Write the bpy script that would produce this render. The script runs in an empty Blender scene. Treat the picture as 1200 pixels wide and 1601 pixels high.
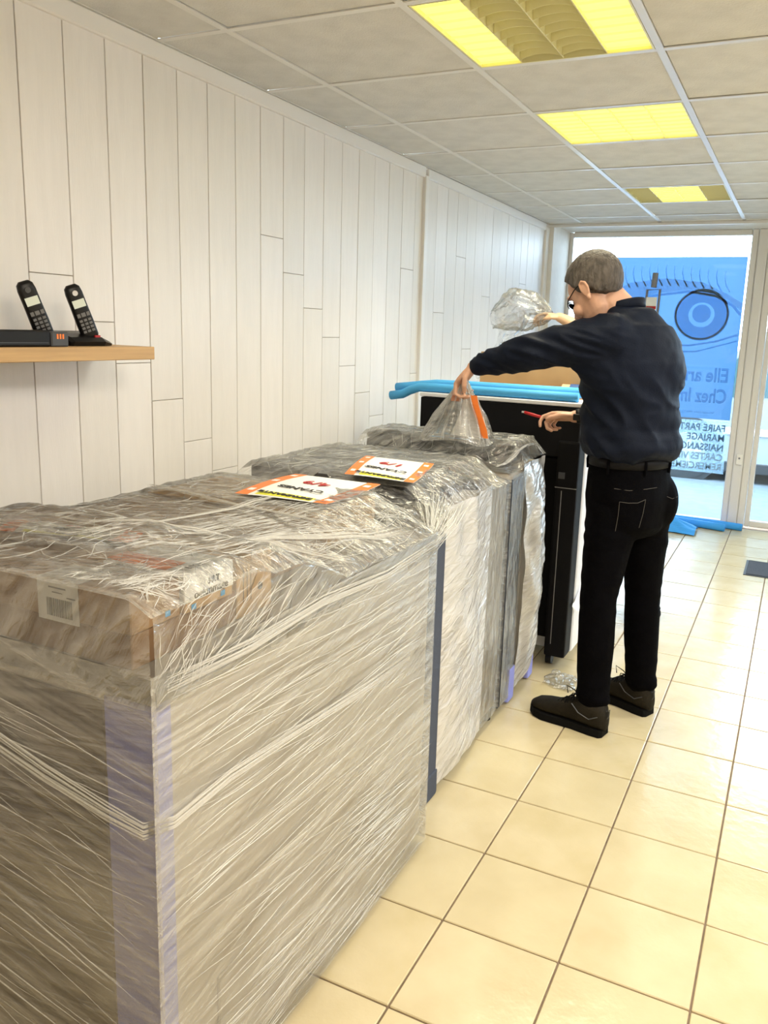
import bpy, bmesh, math, random
import numpy as np
from mathutils import Vector, Matrix, noise
random.seed(7)
C = bpy.context.scene.collection
SC = bpy.context.scene
PI = math.pi

# ------------------------------------------------------------------ camera
cam_d = bpy.data.cameras.new('camera'); cam = bpy.data.objects.new('camera', cam_d); C.objects.link(cam)
cam_d.sensor_fit = 'VERTICAL'; cam_d.sensor_height = 24.0
cam_d.lens = 1258.6 * 24.0 / 1601.0
cam_d.shift_x = -50.25 / 1601.0; cam_d.shift_y = -32.87 / 1601.0
cam_d.clip_start = 0.05; cam_d.clip_end = 200
yaw, pitch, roll = 0.437, -0.1976, 0.0366
fw = Vector((-math.sin(yaw)*math.cos(pitch), math.cos(yaw)*math.cos(pitch), math.sin(pitch)))
rt = Vector((math.cos(yaw), math.sin(yaw), 0)); up = rt.cross(fw)
r2 = rt*math.cos(roll) + up*math.sin(roll); u2 = -rt*math.sin(roll) + up*math.cos(roll)
m = Matrix((r2, u2, -fw)).transposed().to_4x4(); m.translation = Vector((1.1321, -2.2081, 1.5574))
cam.matrix_world = m
SC.camera = cam

# ------------------------------------------------------------------ world, exposure
W = bpy.data.worlds.new('sky'); SC.world = W; W.use_nodes = True
bg = W.node_tree.nodes['Background']
bg.inputs[0].default_value = (0.76, 0.89, 1.0, 1); bg.inputs[1].default_value = 14.0
SC.view_settings.view_transform = 'Standard'; SC.view_settings.look = 'None'
SC.view_settings.gamma = 1.0; SC.view_settings.use_curve_mapping = False
SC.view_settings.exposure = 0.0
cy = SC.cycles
cy.use_denoising = True
cy.max_bounces = 8; cy.diffuse_bounces = 4; cy.glossy_bounces = 3; cy.transmission_bounces = 4; cy.transparent_max_bounces = 24
cy.sample_clamp_indirect = 6.0; cy.caustics_reflective = False; cy.caustics_refractive = False
LAMP_W = 8.0          # watts of one ceiling troffer over the machines
LAMP_COL = (1.0, 0.92, 0.72)
FILL_W = 18.0          # unseen troffers added behind and to the right to brighten the room
REAR_FILL_COL = (1.0, 0.88, 0.76)
SIDE_FILL_COL = (0.95, 0.97, 1.0)  # cool tint of the unseen troffers added on the right

# ------------------------------------------------------------------ materials
def nodes(mt): return mt.node_tree.nodes, mt.node_tree.links
def mat(name, col, rough=0.6, metal=0.0, var=0.0, vscale=20.0, bump=0.0, bscale=60.0, stretch=(1,1,1), emit=0.0, spec=0.5, col2=None, coat=0.0, detail=3.0):
    mt = bpy.data.materials.new(name); mt.use_nodes = True
    N, L = nodes(mt); b = N['Principled BSDF']
    b.inputs['Base Color'].default_value = (*col, 1); b.inputs['Roughness'].default_value = rough
    b.inputs['Metallic'].default_value = metal; b.inputs['Specular IOR Level'].default_value = spec
    b.inputs['Coat Weight'].default_value = coat
    if emit: b.inputs['Emission Color'].default_value = (*col, 1); b.inputs['Emission Strength'].default_value = emit
    if var or bump:
        tc = N.new('ShaderNodeTexCoord'); mp = N.new('ShaderNodeMapping'); mp.inputs['Scale'].default_value = stretch
        L.new(tc.outputs['Object'], mp.inputs[0])
    if var or col2:
        nz = N.new('ShaderNodeTexNoise'); nz.inputs['Scale'].default_value = vscale; nz.inputs['Detail'].default_value = detail
        L.new(mp.outputs[0], nz.inputs['Vector'])
        mx = N.new('ShaderNodeMix'); mx.data_type = 'RGBA'
        c2 = col2 or tuple(c*(1-var) for c in col)
        mx.inputs[6].default_value = (*col, 1); mx.inputs[7].default_value = (*c2, 1)
        rp = N.new('ShaderNodeValToRGB'); rp.color_ramp.elements[0].position = .38; rp.color_ramp.elements[1].position = .66
        L.new(nz.outputs[0], rp.inputs[0]); L.new(rp.outputs[0], mx.inputs[0]); L.new(mx.outputs[2], b.inputs['Base Color'])
    if bump:
        n2 = N.new('ShaderNodeTexNoise'); n2.inputs['Scale'].default_value = bscale; n2.inputs['Detail'].default_value = 4
        L.new(mp.outputs[0], n2.inputs['Vector'])
        bp = N.new('ShaderNodeBump'); bp.inputs['Strength'].default_value = bump; bp.inputs['Distance'].default_value = 0.01
        L.new(n2.outputs[0], bp.inputs['Height']); L.new(bp.outputs[0], b.inputs['Normal'])
    return mt

def film_mat(name, angle=0.0, lo=0.10, hi=0.62, scale=(1.5, 55), tint=(.95,.95,.92), rough=.16, crumple=0.35, gl=0.35, bumpd=0.5):
    """stretch film: clear sheet whose wrinkles (in UV metres, along the angle) turn it milky and shiny"""
    mt = bpy.data.materials.new(name); mt.use_nodes = True
    N, L = nodes(mt); N.remove(N['Principled BSDF']); out = N['Material Output']
    uv = N.new('ShaderNodeUVMap')
    def nz(ang, sc, det, dist=0.0, ns=1.0):
        mp = N.new('ShaderNodeMapping'); mp.vector_type = 'TEXTURE'; mp.inputs['Rotation'].default_value = (0,0,ang)
        L.new(uv.outputs[0], mp.inputs[0])
        m2 = N.new('ShaderNodeMapping'); m2.inputs['Scale'].default_value = (*sc, 1); L.new(mp.outputs[0], m2.inputs[0])
        t = N.new('ShaderNodeTexNoise'); t.noise_dimensions = '2D'; t.inputs['Scale'].default_value = ns; t.inputs['Detail'].default_value = det
        t.inputs['Distortion'].default_value = dist
        L.new(m2.outputs[0], t.inputs['Vector']); return t.outputs[0]
    def ma(op, a, b):
        x = N.new('ShaderNodeMath'); x.operation = op
        for i, v in enumerate((a, b)):
            if isinstance(v, (int, float)): x.inputs[i].default_value = v
            else: L.new(v, x.inputs[i])
        return x.outputs[0]
    s1 = nz(angle, scale, 4, 0.25)
    s2 = nz(angle+0.35, (scale[0]*1.6, scale[1]*1.7), 3, 0.4)
    cr = nz(angle, (11, 26), 4, 1.5)
    big = nz(0.0, (2.2, 3.5), 2, 0.3)
    h = ma('ADD', ma('ADD', s1, ma('MULTIPLY', s2, .6)), ma('MULTIPLY', cr, crumple*1.6))
    f = ma('ADD', ma('MULTIPLY', ma('SUBTRACT', s1, .5), 2.2), ma('MULTIPLY', ma('SUBTRACT', s2, .5), 1.4))
    f = ma('ADD', f, ma('MULTIPLY', ma('SUBTRACT', cr, .5), 3.0*crumple))
    f = ma('ADD', f, ma('MULTIPLY', ma('SUBTRACT', big, .5), 1.2))
    mr = N.new('ShaderNodeMapRange'); L.new(f, mr.inputs[0])
    mr.inputs[1].default_value = -.7; mr.inputs[2].default_value = .9; mr.inputs[3].default_value = lo; mr.inputs[4].default_value = hi
    bp = N.new('ShaderNodeBump'); bp.inputs['Strength'].default_value = bumpd; bp.inputs['Distance'].default_value = .01; L.new(h, bp.inputs['Height'])
    tr = N.new('ShaderNodeBsdfTransparent'); tr.inputs[0].default_value = (.97,.97,.96,1)
    di = N.new('ShaderNodeBsdfDiffuse'); di.inputs[0].default_value = (*tint,1); L.new(bp.outputs[0], di.inputs['Normal'])
    tl = N.new('ShaderNodeBsdfTranslucent'); tl.inputs[0].default_value = (*tint,1)
    go = N.new('ShaderNodeBsdfGlossy'); go.inputs['Roughness'].default_value = rough; L.new(bp.outputs[0], go.inputs['Normal'])
    m1 = N.new('ShaderNodeMixShader'); m1.inputs[0].default_value = .3; L.new(di.outputs[0], m1.inputs[1]); L.new(tl.outputs[0], m1.inputs[2])
    m2 = N.new('ShaderNodeMixShader'); m2.inputs[0].default_value = gl; L.new(m1.outputs[0], m2.inputs[1]); L.new(go.outputs[0], m2.inputs[2])
    m3 = N.new('ShaderNodeMixShader'); L.new(mr.outputs[0], m3.inputs[0]); L.new(tr.outputs[0], m3.inputs[1]); L.new(m2.outputs[0], m3.inputs[2])
    fr = N.new('ShaderNodeFresnel'); fr.inputs[0].default_value = 1.45; L.new(bp.outputs[0], fr.inputs['Normal'])
    g2 = N.new('ShaderNodeBsdfGlossy'); g2.inputs['Roughness'].default_value = rough*.6; L.new(bp.outputs[0], g2.inputs['Normal'])
    m4 = N.new('ShaderNodeMixShader'); L.new(ma('MULTIPLY', fr.outputs[0], .9), m4.inputs[0]); L.new(m3.outputs[0], m4.inputs[1]); L.new(g2.outputs[0], m4.inputs[2])
    L.new(m4.outputs[0], out.inputs[0])
    return mt

def translucent(name, col, t=.8, alpha=1.0):
    mt = bpy.data.materials.new(name); mt.use_nodes = True
    N, L = nodes(mt); N.remove(N['Principled BSDF']); out = N['Material Output']
    d = N.new('ShaderNodeBsdfDiffuse'); d.inputs[0].default_value = (*col,1)
    t_ = N.new('ShaderNodeBsdfTranslucent'); t_.inputs[0].default_value = (*col,1)
    mx = N.new('ShaderNodeMixShader'); mx.inputs[0].default_value = t; L.new(d.outputs[0], mx.inputs[1]); L.new(t_.outputs[0], mx.inputs[2])
    last = mx
    if alpha < 1:
        tr = N.new('ShaderNodeBsdfTransparent'); m2 = N.new('ShaderNodeMixShader'); m2.inputs[0].default_value = alpha
        L.new(tr.outputs[0], m2.inputs[1]); L.new(mx.outputs[0], m2.inputs[2]); last = m2
    L.new(last.outputs[0], out.inputs[0]); return mt

def glass_mat(name, tint=(.93,.97,1.0), refl=.9):
    mt = bpy.data.materials.new(name); mt.use_nodes = True
    N, L = nodes(mt); N.remove(N['Principled BSDF']); out = N['Material Output']
    tr = N.new('ShaderNodeBsdfTransparent'); tr.inputs[0].default_value = (*tint,1)
    g = N.new('ShaderNodeBsdfGlossy'); g.inputs['Roughness'].default_value = .02
    fr = N.new('ShaderNodeFresnel'); fr.inputs[0].default_value = 1.45
    ml = N.new('ShaderNodeMath'); ml.operation='MULTIPLY'; ml.inputs[1].default_value = refl; L.new(fr.outputs[0], ml.inputs[0])
    mx = N.new('ShaderNodeMixShader'); L.new(ml.outputs[0], mx.inputs[0]); L.new(tr.outputs[0], mx.inputs[1]); L.new(g.outputs[0], mx.inputs[2])
    L.new(mx.outputs[0], out.inputs[0]); return mt

M = {}
M['plank'] = [mat('white_panel_%s'%k, c, .45, var=.03, vscale=7, bump=.05, bscale=40, stretch=(1,6,.7)) for k, c in (('a',(.86,.83,.79)),('b',(.84,.81,.77)),('c',(.88,.85,.82)))]
M['groove'] = mat('panel_groove', (.58,.50,.43), .8)
M['trimw'] = mat('white_trim', (.85,.83,.80), .4)
M['plaster'] = mat('plaster', (.80,.77,.72), .8, var=.04)
M['ctile'] = mat('mineral_ceiling_tile', (.72,.71,.68), .95, var=.10, vscale=9, bump=.25, bscale=160)
M['tbar'] = mat('ceiling_grid_metal', (.78,.77,.74), .35, metal=.15)
M['tile'] = [mat('glazed_floor_tile_%s'%k, c, .20, var=.10, vscale=5, bump=.16, bscale=26, col2=c2, spec=.6) for k, c, c2 in
             (('a',(.60,.51,.32),(.54,.45,.26)), ('b',(.62,.53,.34),(.55,.46,.28)), ('c',(.59,.505,.315),(.545,.46,.28)))]
M['grout'] = mat('brown_grout', (.20,.14,.09), .9, var=.3, vscale=30)
M['black'] = mat('black_plastic', (.005,.005,.006), .35, spec=.3)
M['blackm'] = mat('matt_black_panel', (.0045,.0045,.006), .6, bump=.05, spec=.15)
M['blackd'] = mat('black_frame', (.002,.002,.0025), .7, spec=.1)
M['darkgrey'] = mat('dark_grey_plastic', (.055,.058,.065), .4)
M['midgrey'] = mat('grey_plastic', (.22,.22,.23), .45)
M['white'] = mat('white_lacquer', (.82,.84,.90), .35)
M['wht'] = mat('white_paper', (.86,.86,.83), .6)
M['orange'] = mat('orange_print', (.90,.22,.035), .5)
M['yellow'] = mat('yellow_print', (.88,.86,.08), .6)
M['red'] = mat('red_print', (.42,.012,.016), .5)
M['ink'] = mat('black_print', (.02,.02,.02), .6)
M['inkg'] = mat('faded_print', (.22,.22,.20), .6)
M['card'] = mat('brown_cardboard', (.40,.25,.13), .8, var=.18, vscale=6, bump=.15, bscale=80, stretch=(1,1,3))
M['cardd'] = mat('dark_cardboard', (.30,.18,.095), .8, var=.2, vscale=6, bump=.15, bscale=80)
M['cardl'] = mat('tan_cardboard', (.56,.36,.17), .8, var=.12, vscale=6)
M['mach'] = mat('beige_machine_panel', (.60,.54,.45), .6, var=.12, vscale=3)
M['mach_shade'] = mat('shaded_machine_front', (.11,.085,.06), .6, var=.3, vscale=4)  # beige machine's near side, its shade painted in as dark brown
M['slab'] = mat('grey_top_panel', (.40,.37,.32), .5, var=.1)
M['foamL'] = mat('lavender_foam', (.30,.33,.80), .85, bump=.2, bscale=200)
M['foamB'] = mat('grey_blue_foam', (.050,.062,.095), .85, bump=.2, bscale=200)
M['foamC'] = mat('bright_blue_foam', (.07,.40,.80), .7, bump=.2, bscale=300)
M['foamW'] = mat('deep_blue_foam', (.04,.33,.85), .7, bump=.15, bscale=200)
M['oak'] = mat('oak_veneer', (.60,.38,.17), .5, var=.18, vscale=4, stretch=(14,1,14))
M['skin'] = mat('skin', (.60,.34,.23), .5, var=.12, vscale=30, bump=.08, bscale=150)
M['skin2'] = mat('tanned_skin', (.66,.45,.29), .5, var=.08, vscale=30)
M['hair'] = mat('short_brown_grey_hair', (.115,.098,.085), .6, spec=.25, var=.5, vscale=60, bump=.9, bscale=140, stretch=(1,1,.3))
M['hair2'] = mat('dark_brown_hair', (.05,.03,.02), .5, var=.3, vscale=60, bump=.6, bscale=90)
M['shirt'] = mat('dark_navy_shirt', (.0042,.0070,.0165), .6, var=.2, vscale=8, bump=.15, bscale=220, spec=.10)
M['jeans'] = mat('black_denim', (.0016,.0016,.0024), .8, var=.3, vscale=14, bump=.25, bscale=300, spec=.04)
M['thread'] = mat('grey_thread', (.07,.065,.06), .8, spec=.1)
M['leather'] = mat('black_leather', (.004,.004,.005), .6, spec=.15)
M['shoe'] = mat('olive_brown_shoe', (.016,.013,.008), .7, spec=.12, bump=.3, bscale=200, var=.3, vscale=20)
M['sole'] = mat('black_rubber', (.004,.004,.004), .8, spec=.1)
M['lace'] = mat('black_lace', (.006,.006,.006), .8, spec=.1)
M['teal'] = mat('teal_top', (.05,.16,.17), .8, bump=.2)
M['eyew'] = mat('eye_white', (.8,.8,.78), .2)
M['metal'] = mat('steel', (.55,.55,.56), .3, metal=.9)
M['screen'] = mat('pale_display', (.55,.58,.48), .3, emit=.35)
M['key'] = mat('key_caps', (.16,.16,.165), .4)
M['silver'] = mat('silver_button', (.6,.6,.62), .3, metal=.5)
M['lens'] = glass_mat('spectacle_lens', (.015,.016,.018), .12)
M['glass'] = glass_mat('window_glass', (.90,.96,1.0), .8)
M['postb'] = translucent('backlit_blue_print', (.22,.33,.45), .85)
M['postd'] = translucent('backlit_dark_blue_print', (.66,.80,.93), .85)
M['postm'] = translucent('backlit_mid_blue_print', (.82,.90,.97), .85)
M['postl'] = translucent('backlit_pale_blue_print', (.28,.58,.95), .85)
M['postw'] = translucent('backlit_grey_blue_print', (.40,.60,.80), .85)
M['frost'] = translucent('pale_window_film', (.26,.36,.43), .85, .35)
M['vinyl'] = translucent('grey_window_lettering', (.24,.32,.38), .8)
M['vinylw'] = translucent('white_window_lettering', (.40,.46,.49), .85)
M['asph'] = mat('pale_asphalt', (.115,.145,.165), .9, var=.15, vscale=12)
M['vanw'] = mat('white_van_paint', (.25,.28,.295), .3, coat=.5)
M['vang'] = mat('van_glass', (.05,.10,.11), .1)
M['vanb'] = mat('van_black_trim', (.02,.025,.03), .6)
M['pvc'] = mat('white_window_profile', (.72,.70,.68), .35)
M['mat'] = mat('charcoal_door_mat', (.05,.055,.07), .95, bump=.5, bscale=300)
M['kraft'] = mat('kraft_paper', (.5,.36,.22), .8)
M['wall_o'] = mat('far_wall', (.80,.76,.70), .8)
M['lit'] = mat('lit_louvre_diffuser', (1.0,.94,.19), .6, emit=1.3)
M['louv_lit'] = mat('backlit_louvre', (.95,.92,.38), .35, emit=.35)  # same louvre, glow of the lit bays put into colour and emission
M['louv'] = mat('yellowed_louvre', (.78,.74,.42), .35)
M['film'] = film_mat('stretch_film', -0.03, .16, .60, (1.3, 60), crumple=.18, bumpd=.3)
M['filmn'] = film_mat('stretch_film_near', -0.22, .10, .50, (1.3, 50), tint=(.90,.88,.82), crumple=.25)
M['filmt'] = film_mat('stretch_film_top', 0.2, .08, .62, (3.5, 34), crumple=.75, gl=.45, bumpd=.8)
M['films'] = film_mat('stretch_film_skirt', 0.5, .08, .42, (3, 34), crumple=.6, gl=.5, bumpd=.7)
M['filmw'] = film_mat('stretch_film_white', 0.25, .72, 1.0, (2.0, 26), tint=(.98,.98,1.0), crumple=.6, gl=.28, bumpd=.6)
M['filmb'] = film_mat('clear_bag_film', 1.4, .12, .55, (3, 30), crumple=.6, gl=.5)
M['filmp'] = film_mat('clear_puffed_film', 0.8, .10, .50, (5, 22), tint=(.96,.97,.98), crumple=.8, gl=.35, bumpd=.6)
M['fold'] = mat('film_fold', (.85,.85,.80), .15, spec=.9)
M['foldw'] = mat('milky_film_fold', (.80,.79,.73), .3, spec=.8)
for k in ('fold', 'foldw'):
    b = M[k].node_tree.nodes['Principled BSDF']; b.inputs['Alpha'].default_value = .42 if k == 'fold' else .26

# ------------------------------------------------------------------ builders
def thing(name, label, cat, loc=(0,0,0), group=None, rotz=0.0):
    o = bpy.data.objects.new(name, None); C.objects.link(o); o.location = loc; o.rotation_euler = (0,0,rotz)
    o.empty_display_size = .05
    o['label'] = label; o['category'] = cat
    if group: o['group'] = group
    return o
def tag(o, label, cat, group=None, kind=None):
    o['label'] = label; o['category'] = cat
    if group: o['group'] = group
    if kind: o['kind'] = kind
    return o
def origin(p):
    v = Vector((0,0,0))
    while p: v += p.location; p = p.parent
    return v
def obj(name, src, mt, parent=None, smooth=False, loc=None, local=False, label=None):
    """src: bmesh or (verts, faces) in world coordinates (or local ones); linked as ONE mesh object"""
    if isinstance(src, bpy.types.Mesh): me = src
    elif isinstance(src, tuple):
        me = bpy.data.meshes.new(name); me.from_pydata([tuple(v) for v in src[0]], [], src[1])
    else:
        me = bpy.data.meshes.new(name); bmesh.ops.recalc_face_normals(src, faces=src.faces[:]); src.to_mesh(me); src.free()
    o = bpy.data.objects.new(name, me); C.objects.link(o)
    base = Vector(loc) if loc is not None else None
    off = origin(parent) if parent else Vector((0,0,0))
    if not local:
        if base is None and parent is None and len(me.vertices):   # a single mesh thing: put its origin at its base
            co = np.empty(len(me.vertices)*3); me.vertices.foreach_get('co', co); co = co.reshape(-1,3)
            base = Vector(((co[:,0].min()+co[:,0].max())/2, (co[:,1].min()+co[:,1].max())/2, co[:,2].min()))
        if base is None: base = off
        me.transform(Matrix.Translation(-base)); o.location = base - off
    elif base is not None: o.location = base
    if parent: o.parent = parent
    for x in (mt if isinstance(mt, list) else [mt]): me.materials.append(x)
    if smooth: me.polygons.foreach_set('use_smooth', [True]*len(me.polygons))
    if label: o['label'] = label
    return o
def box(bm, x0, x1, y0, y1, z0, z1, bev=0.0, seg=1):
    r = bmesh.ops.create_cube(bm, size=1.0)
    vs = r['verts']
    for v in vs: v.co = Vector(((x0+x1)/2+v.co.x*(x1-x0), (y0+y1)/2+v.co.y*(y1-y0), (z0+z1)/2+v.co.z*(z1-z0)))
    if bev > 0:
        es = list({e for v in vs for e in v.link_edges})
        bmesh.ops.bevel(bm, geom=es, offset=bev, segments=seg, affect='EDGES', profile=.6)
    return bm
def bx(*a, **k): return box(bmesh.new(), *a, **k)
def cyl(bm, p0, p1, r, r1=None, seg=14, cap=True):
    p0, p1 = Vector(p0), Vector(p1); d = p1-p0; r1 = r if r1 is None else r1
    q = d.to_track_quat('Z', 'Y').to_matrix().to_4x4(); q.translation = (p0+p1)/2
    bmesh.ops.create_cone(bm, cap_ends=cap, segments=seg, radius1=r, radius2=r1, depth=d.length, matrix=q)
    return bm
def sweep(pts, rad, seg=6, cap=True, side=None, flat=1.0):
    """tube along points -> verts, faces"""
    pts = [Vector(p) for p in pts]; n = len(pts)
    if not hasattr(rad, '__len__'): rad = [rad]*n
    V, F = [], []; a = None
    for i in range(n):
        t = (pts[min(i+1,n-1)] - pts[max(i-1,0)]).normalized()
        if a is None:
            a = Vector(side) if side else (Vector((0,0,1)) if abs(t.z) < .9 else Vector((1,0,0)))
        a = (a - t*a.dot(t)).normalized(); b = t.cross(a)
        for k in range(seg):
            w = 2*PI*k/seg; V.append(pts[i] + a*math.cos(w)*rad[i] + b*math.sin(w)*rad[i]*flat)
    for i in range(n-1):
        for k in range(seg):
            F.append((i*seg+k, i*seg+(k+1)%seg, (i+1)*seg+(k+1)%seg, (i+1)*seg+k))
    if cap: F.append(tuple(range(seg-1,-1,-1))); F.append(tuple((n-1)*seg+k for k in range(seg)))
    return V, F
class Soup:
    def __init__(s): s.V, s.F = [], []
    def add(s, vf):
        o = len(s.V); s.V += list(vf[0]); s.F += [tuple(i+o for i in f) for f in vf[1]]; return s
    def get(s): return (s.V, s.F)
def rings(rs, seg=20, power=2.0):
    """rs: list of (centre, axisA, axisB) ; closed loft"""
    V, F = [], []; n = len(rs)
    for c, A, B in rs:
        c, A, B = Vector(c), Vector(A), Vector(B)
        for k in range(seg):
            w = 2*PI*k/seg; cw, sw = math.cos(w), math.sin(w)
            e = 2.0/power
            V.append(c + A*math.copysign(abs(cw)**e, cw) + B*math.copysign(abs(sw)**e, sw))
    for i in range(n-1):
        for k in range(seg): F.append((i*seg+k, i*seg+(k+1)%seg, (i+1)*seg+(k+1)%seg, (i+1)*seg+k))
    F.append(tuple(range(seg-1,-1,-1))); F.append(tuple((n-1)*seg+k for k in range(seg)))
    return V, F
def capsule(pts, rad, seg=12, side=None, flat=1.0):
    """tapered limb with rounded ends"""
    pts = [Vector(p) for p in pts]; rad = list(rad)
    d0 = (pts[0]-pts[1]).normalized(); d1 = (pts[-1]-pts[-2]).normalized()
    P = [pts[0]+d0*rad[0]*.95, pts[0]+d0*rad[0]*.6]+pts+[pts[-1]+d1*rad[-1]*.6, pts[-1]+d1*rad[-1]*.95]
    R = [rad[0]*.3, rad[0]*.8]+rad+[rad[-1]*.8, rad[-1]*.3]
    return sweep(P, R, seg, side=side, flat=flat)
def ellip(c, A, B, D, nu=18, nv=12):
    c, A, B, D = map(Vector, (c, A, B, D)); V, F = [], []
    V.append(c+D)
    for j in range(1, nv):
        t = PI*j/nv
        for k in range(nu):
            w = 2*PI*k/nu; V.append(c + (A*math.cos(w)+B*math.sin(w))*math.sin(t) + D*math.cos(t))
    V.append(c-D); last = len(V)-1
    for k in range(nu): F.append((0, 1+k, 1+(k+1)%nu)); F.append((last, last-nu+(k+1)%nu, last-nu+k))
    for j in range(nv-2):
        for k in range(nu):
            a = 1+j*nu; F.append((a+k, a+nu+k, a+nu+(k+1)%nu, a+(k+1)%nu))
    return V, F
def remesh(name, soup, vox, smooth=2, fac=.5):
    me = bpy.data.meshes.new(name); me.from_pydata([tuple(v) for v in soup.V], [], soup.F)
    bm = bmesh.new(); bm.from_mesh(me)
    bmesh.ops.recalc_face_normals(bm, faces=bm.faces[:]); bm.to_mesh(me); bm.free()
    o = bpy.data.objects.new('tmp', me); C.objects.link(o)
    r = o.modifiers.new('r', 'REMESH'); r.mode = 'VOXEL'; r.voxel_size = vox
    if smooth:
        s = o.modifiers.new('s', 'SMOOTH'); s.iterations = smooth; s.factor = fac
    dg = bpy.context.evaluated_depsgraph_get(); dg.update()
    out = bpy.data.meshes.new_from_object(o.evaluated_get(dg)); out.name = name
    bpy.data.objects.remove(o); bpy.data.meshes.remove(me)
    return out
def displace(me, fn):
    n = len(me.vertices); co = np.empty(n*3); me.vertices.foreach_get('co', co); co = co.reshape(-1,3)
    nr = np.empty(n*3); me.vertices.foreach_get('normal', nr); nr = nr.reshape(-1,3)
    d = np.array([fn(co[i], nr[i]) for i in range(n)])
    co += nr*d[:,None]; me.vertices.foreach_set('co', co.ravel()); me.update()
def grid(P, nu, nv, uvf):
    """P(s,t)->xyz over the unit square; returns mesh with UVs from uvf(s,t)"""
    V = [tuple(P(i/nu, j/nv)) for j in range(nv+1) for i in range(nu+1)]
    F = [(j*(nu+1)+i, j*(nu+1)+i+1, (j+1)*(nu+1)+i+1, (j+1)*(nu+1)+i) for j in range(nv) for i in range(nu)]
    me = bpy.data.meshes.new('sheet'); me.from_pydata(V, [], F)
    uv = me.uv_layers.new(name='UVMap'); UV = [uvf(i/nu, j/nv) for j in range(nv+1) for i in range(nu+1)]
    buf = []
    for f in F:
        for i in f: buf += [UV[i][0], UV[i][1]]
    uv.data.foreach_set('uv', buf); return me
def text(body, size, name, mt, parent, M4, bold=0.0, extrude=.0005, align='CENTER', xs=1.0):
    cu = bpy.data.curves.new(name, 'FONT'); cu.body = body; cu.size = size; cu.align_x = align; cu.align_y = 'CENTER'
    cu.extrude = extrude; cu.offset = bold; cu.resolution_u = 3
    t = bpy.data.objects.new('tmp', cu); C.objects.link(t)
    dg = bpy.context.evaluated_depsgraph_get(); me = bpy.data.meshes.new_from_object(t.evaluated_get(dg))
    bpy.data.objects.remove(t); me.name = name
    me.transform(M4 @ Matrix.Diagonal((xs,1,1,1)))
    return obj(name, me, mt, parent)
def frame4(o, x, y):
    x = Vector(x).normalized(); y = Vector(y); y = (y-x*y.dot(x)).normalized(); z = x.cross(y)
    m = Matrix((x, y, z)).transposed().to_4x4(); m.translation = Vector(o); return m
def nz(x, y, z=0.0): return noise.noise(Vector((x, y, z)))

H = 2.449; YW = 5.05; YC = 4.52; XL = -0.90; XR = 3.2; YB = -4.2
def struct(name, src, mt, **k):
    o = obj(name, src, mt, **k); o['kind'] = 'structure'; return o

# ------------------------------------------------------------------ floor
floor = struct('floor', bx(-1.2, XR+.2, YB-.2, YW+.10, -.06, -.005), M['grout'])
TS, FX, FY = .32, .4291, .5252
rnd = random.Random(3)
tb = bmesh.new(); box(tb, -.1575, .1575, -.1575, .1575, 0, .008, bev=.0022); tmes = []
for k in range(3):
    me = bpy.data.meshes.new('tile'); tb.to_mesh(me); me.materials.append(M['tile'][k]); tmes.append(me)
far = bmesh.new()
for i in range(-5, 9):
    for j in range(-15, 15):
        cx, cy_ = FX+(i+.5)*TS, FY+(j+.5)*TS
        if cx < -.95 or cx > XR or cy_ > YW or cy_ < YB: continue
        near = (cx > -.1 and cx < 2.0 and cy_ > -1.7) 
        if near:
            o = bpy.data.objects.new('tile', tmes[rnd.randrange(3)]); C.objects.link(o); o.parent = floor
            o.location = Vector((cx, cy_, -.008 + rnd.uniform(-.0004,.0004))) - floor.location
            o.rotation_euler = (rnd.uniform(-.001,.001), rnd.uniform(-.001,.001), rnd.choice((0,1,2,3))*PI/2)
        else: box(far, cx-.1575, cx+.1575, cy_-.1575, cy_+.1575, -.008, 0)
o = obj('tile', far, M['tile'][0], floor); o['kind'] = 'stuff'

# ------------------------------------------------------------------ left wall: white boards
wall = struct('wall_left', bx(XL-.12, XL-.012, YB, YC, 0, H+.02), M['groove'])
PW = .158; rnd = random.Random(11)
jz = {1:1.68, 2:1.546, 3:1.413, 4:1.28, 5:1.118, 6:.987, 7:.86, 8:1.911, 9:1.775, 10:1.634, 11:1.507, 12:1.37, 13:1.23, 14:1.1}
def plank_run(y0, n, k0, yend):
    for k in range(n):
        a, b = y0+k*PW, min(y0+(k+1)*PW, yend)
        if b-a < .02: continue
        zj = jz.get(k+k0, .55+((k+k0)*.618 % 1)*1.5); zs = [0.0, zj, 2.40]
        if k+k0 in (10, 11, 6, 9): zs = [0.0, zj-.9, zj, 2.40]
        for z0, z1 in zip(zs, zs[1:]):
            obj('plank', bx(XL-.014, XL+rnd.uniform(-.0006,.0006), a+.0016, b-.0016, z0+.001, z1-.001, bev=.0012), M['plank'][rnd.randrange(3)], wall)
plank_run(-.532-8*PW, 25, -7, 2.09)
plank_run(2.13, 16, 18, 4.44)
back = bmesh.new(); box(back, XL-.014, XL, YB, -.532-8*PW, 0, 2.40); o = obj('plank', back, M['plank'][0], wall); o['kind']='stuff'
struct('trim_1', bx(XL-.012, XL+.018, 2.088, 2.132, 0, 2.405, bev=.006, seg=2), M['trimw'])       # joint cover
b = bmesh.new(); box(b, XL-.012, XL+.016, YB, 2.09, 2.392, H, bev=.005); box(b, XL-.012, XL+.014, 2.13, 4.44, 2.392, H-.002, bev=.005)
struct('trim_2', b, M['trimw'])                                                                     # cornice
struct('trim_3', bx(XL-.012, XL+.02, 4.44, YC, 0, H-.03, bev=.004), M['trimw'])
b = bmesh.new(); box(b, XL, XL+.012, YB, 4.44, 0, .08, bev=.003); struct('baseboard_left', b, M['trimw'])
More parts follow.
